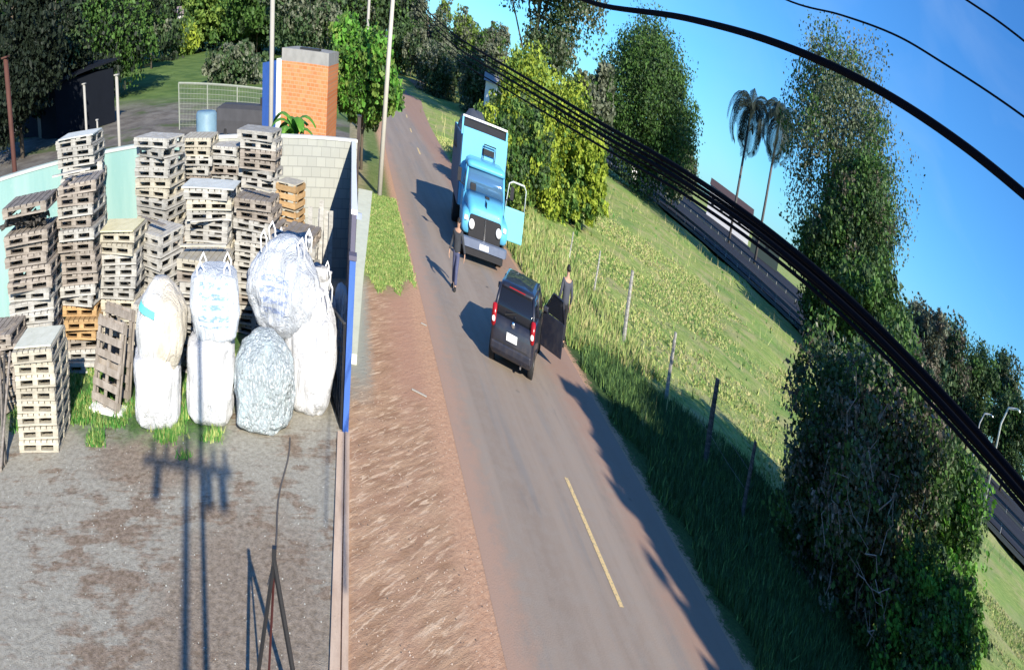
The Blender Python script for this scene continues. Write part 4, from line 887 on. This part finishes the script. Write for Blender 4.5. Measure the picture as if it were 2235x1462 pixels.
# -- palms
def palm(x, dist, ytop, label, seed, W_=6.0, ybase=None):
    p = polar(x, dist, 400); H = topz(x, ytop, p.x, p.y); e = empty('palm_tree', (p.x, p.y, 0), 0, label, 'palm tree'); rd = random.Random(seed)
    Ht = H * .86
    MB().tube([(0, 0, 0), (.02 * H * .3, 0, H * .4), (.0, 0, Ht)], [.028 * H * .55, .35, .30], 8).build('trunk', simple('palm_trunk', (.11, .10, .095), .9), e, smooth=True)
    for k in range(26):
        a = k * 2.39996; up = rd.uniform(-.5, 1.3); L = W_ * rd.uniform(.75, 1.05); pts = []; P0 = Vector((0, 0, Ht)); el = up
        for j in range(9):
            pts.append(P0.copy()); P0 += Vector((math.cos(a) * math.cos(el), math.sin(a) * math.cos(el), math.sin(el))) * L / 8; el -= .36
        V = []
        for j in range(8):
            for q in range(5):
                c = pts[j].lerp(pts[j + 1], q / 5); tng = (pts[j + 1] - pts[j]).normalized(); side = tng.cross(Vector((0, 0, 1))); side = side.normalized() if side.length > .05 else Vector((math.sin(a), -math.cos(a), 0))
                ln = W_ * .15 * math.sin(math.pi * (j + q / 5 + 1) / 10) ** .6
                for s in (-1, 1):
                    tip = c + side * s * ln * .75 + Vector((0, 0, -ln * .6)) + tng * ln * .35; V.append([c, c + tng * .17, tip + tng * .06, tip - tng * .04])
        quads('frond', np.array([[tuple(v) for v in f] for f in V]), L_PALM, e)
    return e
palm(1612, 172, 160, 'left one of two tall palms against the blue sky', 3, 10.5)
palm(1677, 168, 176, 'right one of two tall palms against the blue sky', 4, 10)
palm(1985, 120, 608, 'small palm above the tree line at the far right', 5, 3.2)
# -- left background
for i, (x, yb, ytop, wpx, mats, sh, cnt, lab) in enumerate((
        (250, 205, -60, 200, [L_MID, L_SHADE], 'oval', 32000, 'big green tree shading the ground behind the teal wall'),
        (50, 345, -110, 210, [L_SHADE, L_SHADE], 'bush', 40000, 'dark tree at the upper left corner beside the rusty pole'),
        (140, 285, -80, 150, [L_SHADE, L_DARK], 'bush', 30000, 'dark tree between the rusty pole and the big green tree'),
        (330, 150, -40, 90, [L_DARK, L_GREY], 'oval', 9000, 'dark slender tree right of the big green one'),
        (400, 118, 45, 90, [L_LIGHT, L_YEL], 'bush', 9000, 'light green bushes on top of the lawn slope'),
        (470, 112, -10, 130, [L_LIGHT, L_MID], 'oval', 12000, 'yellowish green tree at the top of the lawn'),
        (560, 120, -40, 150, [L_MID, L_DARK], 'oval', 14000, 'green tree left of the thin concrete pole'),
        (520, 180, 100, 130, [L_DARK, L_GREY], 'bush', 9000, 'low dark shrubbery at the right end of the lawn'),
        (660, 150, -60, 150, [L_DARK, L_GREY], 'oval', 16000, 'dark tree behind the brick building'),
        (745, 130, -60, 130, [L_GREY, L_MID], 'oval', 13000, 'grey-green tree right of the brick building'),
        (835, 130, -40, 70, [L_DARK, L_GREY], 'oval', 9000, 'narrow dark tree left of the white utility pole'))):
    b = G(x, yb); H = topz(x, ytop, b.x, b.y); dist = b.length; Wm = wpx / 20.7 * math.pi / 180 * dist
    tree(lab, b.x, b.y, H, Wm, mats, cnt, max(.22, dist * .0032), 100 + i, shape=sh, z0=.16 if sh == 'oval' else 0, weights=[.6, .4], clump=.27)
for i, (x, dist, W_) in enumerate(((-60, 120, 26), (60, 140, 30), (170, 150, 30), (300, 165, 30), (420, 215, 34), (520, 190, 34), (640, 170, 30), (760, 190, 30), (850, 205, 26))):
    p = polar(x, dist, 60)
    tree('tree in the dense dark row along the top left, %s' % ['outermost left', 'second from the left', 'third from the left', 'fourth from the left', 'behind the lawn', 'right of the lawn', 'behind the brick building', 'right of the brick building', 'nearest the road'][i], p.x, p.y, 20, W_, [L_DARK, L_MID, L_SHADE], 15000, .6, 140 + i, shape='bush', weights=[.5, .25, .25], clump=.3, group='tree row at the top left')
X, Y = polar(796, 43, 200)[:2]; tree('bright green tree on the verge right of the brick building', X, Y, topz(795, 56, X, Y), 4.9, [L_BRIGHT, L_LIGHT, L_MID], 26000, .17, 120, shape='oval', z0=.2, weights=[.45, .25, .3], tr=.12)
# broad-leaved plant behind the wall
p = Vector((-2.6, 27.5, 0)); e = empty('banana_plant', p, 0, 'broad-leaved green plant rising behind the white wall corner', 'plant'); rd = random.Random(9)
MB().tube([(0, 0, 0), (.05, 0, 1.6), (0, 0, 2.5)], [.12, .09, .05], 8).build('stem', simple('plant_stem', (.12, .2, .06), .8), e, smooth=True)
for k in range(16):
    a = k * 2.4; el = rd.uniform(.3, 1.3); pts = []; P0 = Vector((0, 0, rd.uniform(2.1, 2.6))); mb = MB(); vs = []
    for j in range(8):
        sd = Vector((-math.sin(a), math.cos(a), 0)); wv = .24 * math.sin(math.pi * (j + .4) / 8) ** .7; vs += [P0 + sd * wv + Vector((0, 0, -.05)), P0.copy(), P0 - sd * wv + Vector((0, 0, -.05))]
        P0 += Vector((math.cos(a) * math.cos(el), math.sin(a) * math.cos(el), math.sin(el))) * .19; el -= .28
    mb.add(vs, [(3 * j + i, 3 * j + 3 + i, 3 * j + 4 + i, 3 * j + 1 + i) for j in range(7) for i in (0, 1)]).build('leaf', L_BRIGHT, e, smooth=True)
# dark shed in the shade at the left, with a metal roof
c = G(95, 320); e = empty('shed', (c.x - 2, c.y + 4, 0), R(-38), 'dark corrugated shed in deep shade at the far left', 'shed')
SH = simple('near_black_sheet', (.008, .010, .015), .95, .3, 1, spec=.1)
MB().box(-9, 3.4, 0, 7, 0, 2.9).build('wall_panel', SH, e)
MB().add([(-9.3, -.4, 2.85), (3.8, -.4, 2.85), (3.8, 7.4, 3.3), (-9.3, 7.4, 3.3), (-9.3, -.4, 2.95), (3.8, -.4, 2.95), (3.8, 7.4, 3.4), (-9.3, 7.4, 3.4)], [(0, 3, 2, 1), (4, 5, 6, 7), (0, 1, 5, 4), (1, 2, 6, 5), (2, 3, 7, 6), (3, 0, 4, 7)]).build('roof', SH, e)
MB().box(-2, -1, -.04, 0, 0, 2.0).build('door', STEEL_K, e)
# brick building
BR = Mat('orange_brick', .9, .2); bt = BR.nt.nodes.new('ShaderNodeTexBrick'); bt.inputs['Scale'].default_value = 1; bt.inputs['Brick Width'].default_value = .26; bt.inputs['Row Height'].default_value = .125; bt.inputs['Mortar Size'].default_value = .014
bt.inputs['Color1'].default_value = (.52, .165, .06, 1); bt.inputs['Color2'].default_value = (.62, .235, .10, 1); bt.inputs['Mortar'].default_value = (.44, .26, .15, 1)
cb = BR.nt.nodes.new('ShaderNodeCombineXYZ'); BR.nt.links.new(BR.x.v, cb.inputs[0]); BR.nt.links.new(BR.z.v, cb.inputs[1]); BR.nt.links.new(cb.outputs[0], bt.inputs['Vector']); BR.base(BR.mix(BR.noise(2.5, 5, .7).step(.5, .75) * .5, S(BR.nt, bt.outputs[0]), (.36, .16, .09))); BR = BR.m
c = atY(603, 200, 37); zt = topz(650, 135, c.x, 37)
e = empty('brick_building', (c.x, 37, 0), R(-6), 'small orange brick building with a blue side wall and grey top', 'building')
MB().box(.32, 3.3, 0, 5, 0, zt).build('brick_wall', BR, e)
MB().box(0, .319, -.03, 5, 0, zt + .05).build('corner_column', simple('pale_render', (.66, .66, .56), .85), e)
MB().box(-.03, -.001, .05, 5, 0, zt).build('side_wall', BLUE, e)
MB().box(.32, 3.3, .02, 5, zt, zt + .40).build('parapet', simple('stained_render', (.27, .265, .25), .9, .4, 2), e)
MB().box(1.4, 2.6, .4, 1.4, zt + .40, zt + .47).build('roof_slab', STEEL_K, e)
e.rotation_euler = (0, 0, R(-6))
# the blue side is a splayed wall facing the yard
e2 = MB().add([(-1.15, .9, 0), (-.001, -.02, 0), (-.001, -.02, zt), (-1.15, .9, zt - .15), (-1.1, 1.0, 0), (-.001, .1, 0), (-.001, .1, zt), (-1.1, 1.0, zt - .15)], [(0, 1, 2, 3), (7, 6, 5, 4), (3, 2, 6, 7), (0, 3, 7, 4), (1, 5, 6, 2), (0, 4, 5, 1)]).build('blue_wing_wall', BLUE, e)
# wire fence, posts, trailer behind the wall
def post(x, yb, yt, r, label, mat=CONC, name='fence_post', cat='post', Yf=None, cap=True):
    b = G(x, yb) if Yf is None else Vector((atY(x, yb, Yf).x, Yf, 0)); z = topz(x, yt, b.x, b.y); e = empty(name, b, 0, label, cat)
    MB().tube([(0, 0, -.05), (0, 0, z * .5), (0, 0, z)], r, 8).build('shaft', mat, e, smooth=True)
    MB().box(-r * 1.3, r * 1.3, -r * 1.3, r * 1.3, z, z + .04).build('cap', mat, e)
    return e
PALE = simple('pale_concrete_post', (.36, .34, .30), .85, .12, 4)
post(262, 345, 163, .10, 'thick pale concrete post behind the teal wall', PALE, Yf=33)
post(192, 345, 182, .08, 'slim pale concrete post left of the thick one', PALE, Yf=33)
post(216, 345, 262, .05, 'short grey post between the two pale concrete posts', PALE, Yf=30)
post(128, 236, 200, .12, 'short white post standing in the shade at the far left', PALE)
post(36, 420, 118, .12, 'tall rusty brown pole rising above the teal wall at the left', simple('rust_brown', (.09, .035, .025), .8, .4, 4), 'pole', 'pole', Yf=24)
post(590, 330, -60, .12, 'thin pale concrete pole left of the brick building', PALE, 'pole', 'pole', Yf=31)
post(793, 250, -60, .14, 'pale pole rising behind the bright green verge tree', PALE, 'pole', 'pole', Yf=60)
MESH_ = simple('pale_fence_wire', (.26, .28, .23), .7)
a = G(392, 283); b = G(586, 293); za = topz(392, 181, a.x, a.y); zb = topz(586, 196, b.x, b.y)
e = empty('wire_fence', a, 0, 'pale wire mesh fence with a white top rail behind the yard', 'fence')
d = b - a; MB().tube([(0, 0, za), d + Vector((0, 0, zb))], .06, 6).build('top_rail', MESH_, e)
for t in (0, .33, .66, 1): MB().tube([d * t, d * t + Vector((0, 0, za + (zb - za) * t))], .06, 6).build('post', MESH_, e)
mb = MB()
for k in range(1, 60): t = k / 60; mb.tube([d * t + Vector((0, 0, .1)), d * t + Vector((0, 0, za + (zb - za) * t))], .011, 4, False)
for k in range(1, 9): mb.tube([Vector((0, 0, za * k / 9)), d + Vector((0, 0, zb * k / 9))], .011, 4, False)
mb.build('mesh', MESH_, e)
a = atY(468, 290, 45); e = empty('covered_trailer', (a.x + 2.6, 46.3, 0), R(-4), 'dark tarpaulin-covered trailer parked behind the white wall', 'trailer')
MB().loft([rrect(5.2, 2.2, .15, z) for z in (.5, 1.0)] + [rrect(5.0, 1.9, .15, 1.45), rrect(4.2, 1.2, .2, 1.6)]).build('cover', simple('dark_grey_tarp', (.05, .05, .055), .8, .3, 2), e, smooth=False)
for sx in (-1.7, 1.7):
    wheel(e, sx, -1.0, .35, .2)
for k in range(5): MB().box(1.0 + k * .32, 1.2 + k * .32, -.4, .1, 1.6, 1.9 + .1 * (k % 2)).build('cargo_box', WHITE if k % 2 else STEEL_K, e)
c = atY(425, 285, 22.6); mb = MB(); n = 20
mb.loft([[Vector((math.cos(2 * math.pi * j / n) * r, math.sin(2 * math.pi * j / n) * r, z)) for j in range(n)] for r, z in ((.42, 0), (.45, .05), (.45, .5), (.47, .52), (.45, .54), (.45, .95), (.40, 1.0))])
e = empty('water_drum', (c.x, 24.6, 0), 0, 'pale blue plastic drum behind the wall above the far stack', 'drum')
mb.build('barrel', simple('pale_blue_plastic', (.17, .27, .33), .5), e, loc=(0, 0, 2.0), smooth=True); MB().box(-.5, .5, -.5, .5, 0, 2.0).build('stand', W_DARK, e)
# white utility pole on the verge
p = G(828, 428); zt = 9.0; e = empty('utility_pole', p, 0, 'tall whitish concrete utility pole on the grass verge', 'utility pole')
MB().tube([(0, 0, -.1), (.10, .12, zt * .5), (.22, .25, zt)], [.16, .135, .11], 12).build('shaft', simple('pole_concrete', (.46, .43, .36), .85, .15, 2), e, smooth=True)
MB().box(-.8, 1.2, .22, .32, 8.3, 8.42).build('crossarm', W_GREY, e)
for q in (-.7, .2, 1.1): MB().tube([(q, .27, 8.42), (q, .27, 8.6)], .05, 8).build('insulator', CONC, e)
e = empty('road_pole', (.95, 73, 0), 0, '', '')
bpy.data.objects.remove(e)
# field fence posts
FP = [((1251, 506), 36.9), ((1310, 547), 31.0), ((1381, 591), 25.4), ((1475, 725), 21.2), ((1567, 827), 17.3), ((1649, 963), 14.6)]
labs = ['faint weathered fence post farthest along, in the tall grass', 'thin pale fence post behind the open car door', 'thick pale weathered fence post right of the car', 'leaning grey fence post in the middle of the fence line', 'thick dark fence post at the edge of the shade', 'thin dark fence post next to the large dark tree']
tops = []
for i, ((x, y), Y) in enumerate(FP):
    a = atY(x, y, Y); X = a.x; z = a.z
    e = empty('fence_post', (X, Y, 0), 0, labs[i], 'fence post', 'fence posts along the field'); lx = random.uniform(-.04, .04)
    r = (.05, .055, .10, .085, .11, .075)[i]; mb = MB(); k = 6
    mb.tube([(lx * 2, 0, -.1), (lx, .02, z * .33), (0, 0, z * .66), (-lx * .3, -.01, z)], [r * 1.1, r, r * .95, r * .8], 7); mb.build('shaft', W_POST if i < 4 else W_DARK, e)
    tops.append(Vector((X, Y, z)))
    MB().tube([(0, -r, z * .8), (0, -r - .03, z * .8), (0, -r, z * .84)], .008, 4).build('staple', STEEL_K, e)
for j, f in enumerate((.38, .62, .86)):
    mb = MB()
    for a, b in zip(tops, tops[1:]): mb.tube([Vector((a.x, a.y, a.z * f)), Vector(((a.x + b.x) / 2, (a.y + b.y) / 2, (a.z + b.z) / 2 * f - .03)), Vector((b.x, b.y, b.z * f))], .004, 4, False)
    tag(mb.build('fence_wire', simple('old_wire', (.2, .19, .18), .6)), '%s thin wire strung between the field fence posts' % ['lowest', 'middle', 'highest'][j], 'fence wire')

# ------------------------------------------------------------------ overhead cables and the poles near the camera
CB = Mat('black_cable', .6, .25); CB.base((.003, .004, .008)); CB.b.inputs['Specular IOR Level'].default_value = .1; CB.b.inputs['Roughness'].default_value = .95; CB = CB.m
def cable(pts, r, label, name='overhead_cable'):
    P = [Vector(p) for p in pts]; T = [0.0]
    for a, b in zip(P, P[1:]): T.append(T[-1] + (b - a).length ** .5)
    n = len(P); tg = []
    for i in range(n):
        lo, hi = max(0, i - 1), min(n - 1, i + 1)
        if 0 < i < n - 1:
            d0, d1 = T[i] - T[i - 1], T[i + 1] - T[i]; tg.append(((P[i] - P[i - 1]) / d0 * d1 + (P[i + 1] - P[i]) / d1 * d0) / (d0 + d1))
        else: tg.append((P[hi] - P[lo]) / (T[hi] - T[lo]))
    out = []
    for i in range(n - 1):
        h = T[i + 1] - T[i]
        for k in range(8):
            u = k / 8; u2, u3 = u * u, u ** 3
            out.append(P[i] * (2 * u3 - 3 * u2 + 1) + tg[i] * h * (u3 - 2 * u2 + u) + P[i + 1] * (-2 * u3 + 3 * u2) + tg[i + 1] * h * (u3 - u2))
    out.append(P[-1]); mb = MB(); mb.tube(out, r, 8); return tag(mb.build(name, CB, smooth=True), label, 'cable', 'overhead cables along the road')
def ck(x, y, X): d = ray(x, y); return d * (X / d.x) + Vector((0, 0, CAM_H))
bund = [(2245, 1072), (2100, 905), (1900, 696), (1700, 520), (1500, 378), (1300, 262), (1100, 142), (1010, 88)]
end = Vector((2.55, 36.0, 7.1))
def bundle(off, r, label, xs=3.0):
    pts = [ck(x, y + off * .9, xs) for x, y in bund]; a = pts[0] + (pts[0] - pts[1]) * 2
    b = pts[-1]; E3 = end - Vector((0, 0, off * .01)); cable([a] + pts + [b.lerp(E3, t) - Vector((0, 0, .9 * t * (1 - t))) for t in (.1, .25, .45, .7, 1)], r, label)
bundle(0, .013, 'uppermost thick black cable of the low bundle across the picture')
bundle(14, .009, 'second black cable of the low bundle, just under the uppermost', 3.03)
bundle(27, .012, 'third thick cable in the low bundle', 2.97)
bundle(40, .006, 'thin fourth cable in the low bundle with a gap below it', 3.05)
bundle(56, .008, 'lowest cable of the low bundle hanging a little apart', 2.95)
def single(ptsx, X, r, label, endz):
    pts = [ck(x, y, X) for x, y in ptsx]; a = pts[0] + (pts[0] - pts[1]) * 3
    b = pts[-1]; E3 = Vector((2.7, 36, endz)); cable([a] + pts + [b.lerp(E3, t) for t in (.08, .2, .4, .7, 1)], r, label)
single([(2245, 432), (2100, 315), (1900, 186), (1700, 96), (1500, 40), (1300, 8)], 3.0, .017, 'thick black cable arching alone through the blue sky', 8.0)
single([(2245, 262), (2063, 140), (1962, 80), (1834, 32), (1728, 4)], 3.0, .0042, 'thin black wire above the thick lone cable', 8.3)
single([(2245, 97), (2180, 47), (2110, 0)], 3.0, .0042, 'thin black wire in the top right corner', 8.6)
e = empty('street_pole', (1.29, -5.6, 0), 0, 'street pole with crossarm and transformer behind the camera', 'utility pole')
MB().tube([(0, 0, 0), (0, 0, 9.3)], [.11, .07], 10).build('shaft', CONC, e); MB().box(-1.15, 1.15, -.05, .05, 8.75, 8.87).build('crossarm', W_BROWN, e)
for q in (-.9, -.55, -.2, .35, .7, 1.0): MB().tube([(q, 0, 8.87), (q, 0, 9.12)], .06, 8).build('insulator', CONC, e)
for q in (-.75, .55, .9): MB().tube([(q, 0, 8.3), (q, 0, 8.75)], .11, 8).build('fuse', CONC, e)
e = empty('camera_pole', (.40, -1.0, 0), 0, 'slim steel pole standing just behind the camera', 'pole')
MB().tube([(0, 0, 0), (0, 0, 8.35)], .058, 10).build('shaft', CONC, e); MB().box(-.08, .08, -.08, .08, 8.35, 8.37).build('cap', CONC, e)
# street lamps at the far right
def lamp(x, dist, ytop, label, side):
    p = polar(x, dist, 900); H = topz(x, ytop, p.x, p.y); e = empty('street_lamp', p, 0, label, 'street lamp', 'street lamps along the highway')
    q = Vector((p.y, -p.x, 0)).normalized() * side
    MB().tube([(0, 0, 0), (0, 0, H * .8), q * .5 + Vector((0, 0, H * .95)), q * 1.6 + Vector((0, 0, H))], [.14, .11, .09, .07], 8).build('mast', simple('lamp_steel', (.5, .5, .48), .5), e, smooth=True)
    MB().box(-.25, .25, -.15, .15, -.06, .06, Matrix.Translation(q * 1.75 + Vector((0, 0, H)))).build('lamp_head', WHITE, e)
lamp(2190, 70, 862, 'curved white street lamp beyond the cables at the far right', 1)
lamp(2143, 95, 885, 'smaller grey street lamp left of the curved white one', 1)
# white buildings beyond the highway
def far_building(x0, x1, dist, ytop, label, wallm, roofc, dy=9):
    a = polar(x0, dist, 400); b = polar(x1, dist, 400); H = topz((x0 + x1) / 2, ytop, (a.x + b.x) / 2, (a.y + b.y) / 2); d = b - a; L = d.length
    e = empty('building', a, math.atan2(d.y, d.x), label, 'building')
    wl = MB().box(0, L, 0, dy, 0, H * .82).build('wall_block', wallm, e)
    MB().add([(-.4, -.5, H * .82), (L + .4, -.5, H * .82), (L + .4, dy + .5, H * .82), (-.4, dy + .5, H * .82), (-.4, dy / 2, H), (L + .4, dy / 2, H)], [(0, 1, 5, 4), (2, 3, 4, 5), (0, 4, 3), (1, 2, 5), (0, 3, 2, 1)]).build('roof', simple('roof_tiles', roofc, .85, .2, 1), e)
    for k in range(max(2, int(L / 5))):
        xw = 1.5 + k * (L - 3) / max(1, int(L / 5)); wn = MB().box(xw, xw + 1.3, -.05, -.01, H * .36, H * .60).build('window', GLASS, e)
far_building(1552, 1655, 265, 424, 'long white building with a dark reddish roof behind the palms', simple('far_white_wall', (.5, .5, .52), .8), (.07, .045, .045), 9)
far_building(1662, 1730, 230, 520, 'low dark green shed right of the white building', simple('dark_green_wall', (.03, .05, .045), .8), (.04, .05, .06), 9)
far_building(1040, 1092, 115, 158, 'small white house among the trees above the lorry', WHITE, (.35, .33, .32), 5)
far_building(375, 440, 190, 12, 'pale grey house glimpsed through the trees at the top', simple('house_wall', (.6, .6, .62), .8), (.25, .2, .2), 6)
# a car on the highway
p = polar(1375, 150, 350)
e = empty('distant_van', (p.x, p.y, .3), R(12), 'white and blue van driving on the highway under the cables', 'van')
MB().loft([rrect(1.9, 5.0, .3, z) for z in (.4, 1.3)] + [rrect(1.7, 4.2, .3, 2.2)]).build('body', WHITE, e, smooth=True); MB().loft([rrect(1.93, 4.4, .3, z) for z in (1.35, 1.8)]).build('window_band', simple('blue_glass', (.05, .1, .4), .2), e)
for sx in (-.85, .85):
    for yy in (-1.6, 1.6): wheel(e, sx, yy, .36, .22)

# ------------------------------------------------------------------ grass
def grass(name, n, region, hmin, hmax, mats, seed, kind='stuff', blades=4, wd=.02, keep=None, weights=None, z=0.0):
    r = np.random.default_rng(seed); x0, x1, y0, y1 = region; x = r.uniform(x0, x1, n); y = y0 + (y1 - y0) * r.random(n) ** 1.25
    if keep is not None: m = keep(x, y, r); x, y = x[m], y[m]
    n = len(x); N = n * blades; bx = np.repeat(x, blades) + r.normal(0, .05, N); by = np.repeat(y, blades) + r.normal(0, .05, N)
    h = r.uniform(hmin, hmax, N) * np.repeat(.7 + .6 * r.random(n), blades); a = r.uniform(0, 2 * np.pi, N); ww = wd * (.6 + .8 * r.random(N)) * (1 + by * .02)
    lx, ly = r.normal(0, .35, N) * h, r.normal(0, .35, N) * h - .0
    zz = np.full(N, z); V = np.stack([np.stack([bx - np.cos(a) * ww, by - np.sin(a) * ww, zz], 1), np.stack([bx + np.cos(a) * ww, by + np.sin(a) * ww, zz], 1), np.stack([bx + lx, by + ly, zz + h], 1)], 1)
    mi = np.repeat(r.choice(len(mats), n, p=weights), blades)
    o = quads(name, V, mats, None, mi, nv=3); o['kind'] = kind; return o
GA = simple('grass_blade_green', (.16, .26, .06), .7, .3, 1, bump=0); GB = simple('grass_blade_straw', (.42, .38, .17), .7, .3, 1, bump=0); GC = simple('grass_blade_yellowgreen', (.34, .38, .12), .7, .3, 1, bump=0); GD = simple('grass_blade_vivid', (.06, .2, .03), .7, .3, 1, bump=0)
grass('grass', 34000, (10.6, 40, 8, 70), .04, .13, [GA, GB, GC], 1, keep=lambda x, y, r: (y + x * .78 > 31 + r.random(len(x))), weights=[.3, .3, .4], wd=.022)
GS_ = simple('shade_tinted_blade', (.045, .10, .025), .7, .3, 1, bump=0)  # blade colour darkened to deepen the tree shade
grass('shade_tinted_grass', 20000, (10.2, 18, 7.5, 23.5), .08, .3, [GS_, GA], 21, keep=lambda x, y, r: (y + x * .78 < 32.2 + r.random(len(x))) & (x > 10.5 + .4 * r.random(len(x)) + .3 * np.sin(y * 2)), weights=[.85, .15], wd=.018)  # dense blades over the painted shade on the verge
grass('tall_grass', 5200, (10.3, 15.5, 23, 46), .12, .42, [GA, GC, GB], 2, weights=[.4, .4, .2], wd=.024)
grass('field_weeds', 1300, (14, 68, 22, 110), .12, .35, [GA, GC, GD], 6, weights=[.4, .35, .25], wd=.04, keep=lambda x, y, r: np.array([noise.noise(Vector((a * .12, b * .12, 0))) > .12 for a, b in zip(x, y)]))
grass('dry_stalks', 700, (11, 60, 18, 90), .35, .8, [GB, GC], 31, blades=2, weights=[.7, .3], wd=.012)
grass('verge_grass', 14000, (.75, 3.3, 22, 37), .02, .07, [GA, GC, GB], 3, weights=[.7, .25, .05], wd=.016, keep=lambda x, y, r: y > 23.0 + abs(x - 1.9) * 1.1 + 1.2 * r.random(len(x)) ** 2 + .6 * np.sin(x * 7))
grass('yard_grass', 9000, (-9.6, -3.0, 12.4, 17), .03, .13, [GD, GA, GC], 4, weights=[.5, .3, .2], wd=.015, keep=lambda x, y, r: np.array([noise.noise(Vector((a * 1.2, b * 1.2, 2))) > -.12 + (.35 if b < 13.1 else 0) for a, b in zip(x, y)]))
# pebbles and litter
def pebbles(name, n, region, smin, smax, mat, seed):
    r = random.Random(seed); mb = MB()
    for k in range(n):
        x, y = r.uniform(region[0], region[1]), r.uniform(region[2], region[3]); s = r.uniform(smin, smax); vs = []
        for a in range(5): vs.append((x + math.cos(a * 1.256 + k) * s * r.uniform(.7, 1.2), y + math.sin(a * 1.256 + k) * s * r.uniform(.7, 1.2), 0))
        vs.append((x, y, s * .7)); mb.add(vs, [(i, (i + 1) % 5, 5) for i in range(5)])
    o = mb.build(name, mat); o['kind'] = 'stuff'
pebbles('gravel', 420, (.45, 3.4, 7, 16), .006, .02, simple('pale_stone', (.42, .33, .26), .9), 1)
pebbles('gravel', 380, (-8, 0, 7, 13), .006, .02, simple('grey_stone', (.34, .34, .31), .9), 2)
pebbles('dark_gravel', 90, (.45, 3.4, 7, 15), .008, .022, simple('dark_stone', (.09, .07, .06), .9), 3)
for i, ((x, y), L, c, lab) in enumerate((((925, 710), .22, PALE, 'small pale strip of litter on the red dirt beside the asphalt'), ((915, 860), .5, PALE, 'pale stick lying on the dirt verge nearer the camera'))):
    v = G(x, y); tag(MB().box(-L / 2, L / 2, -.02, .02, 0, .02).build('litter', c, loc=(v.x, v.y, .01), rz=R(-25)), lab, 'litter')
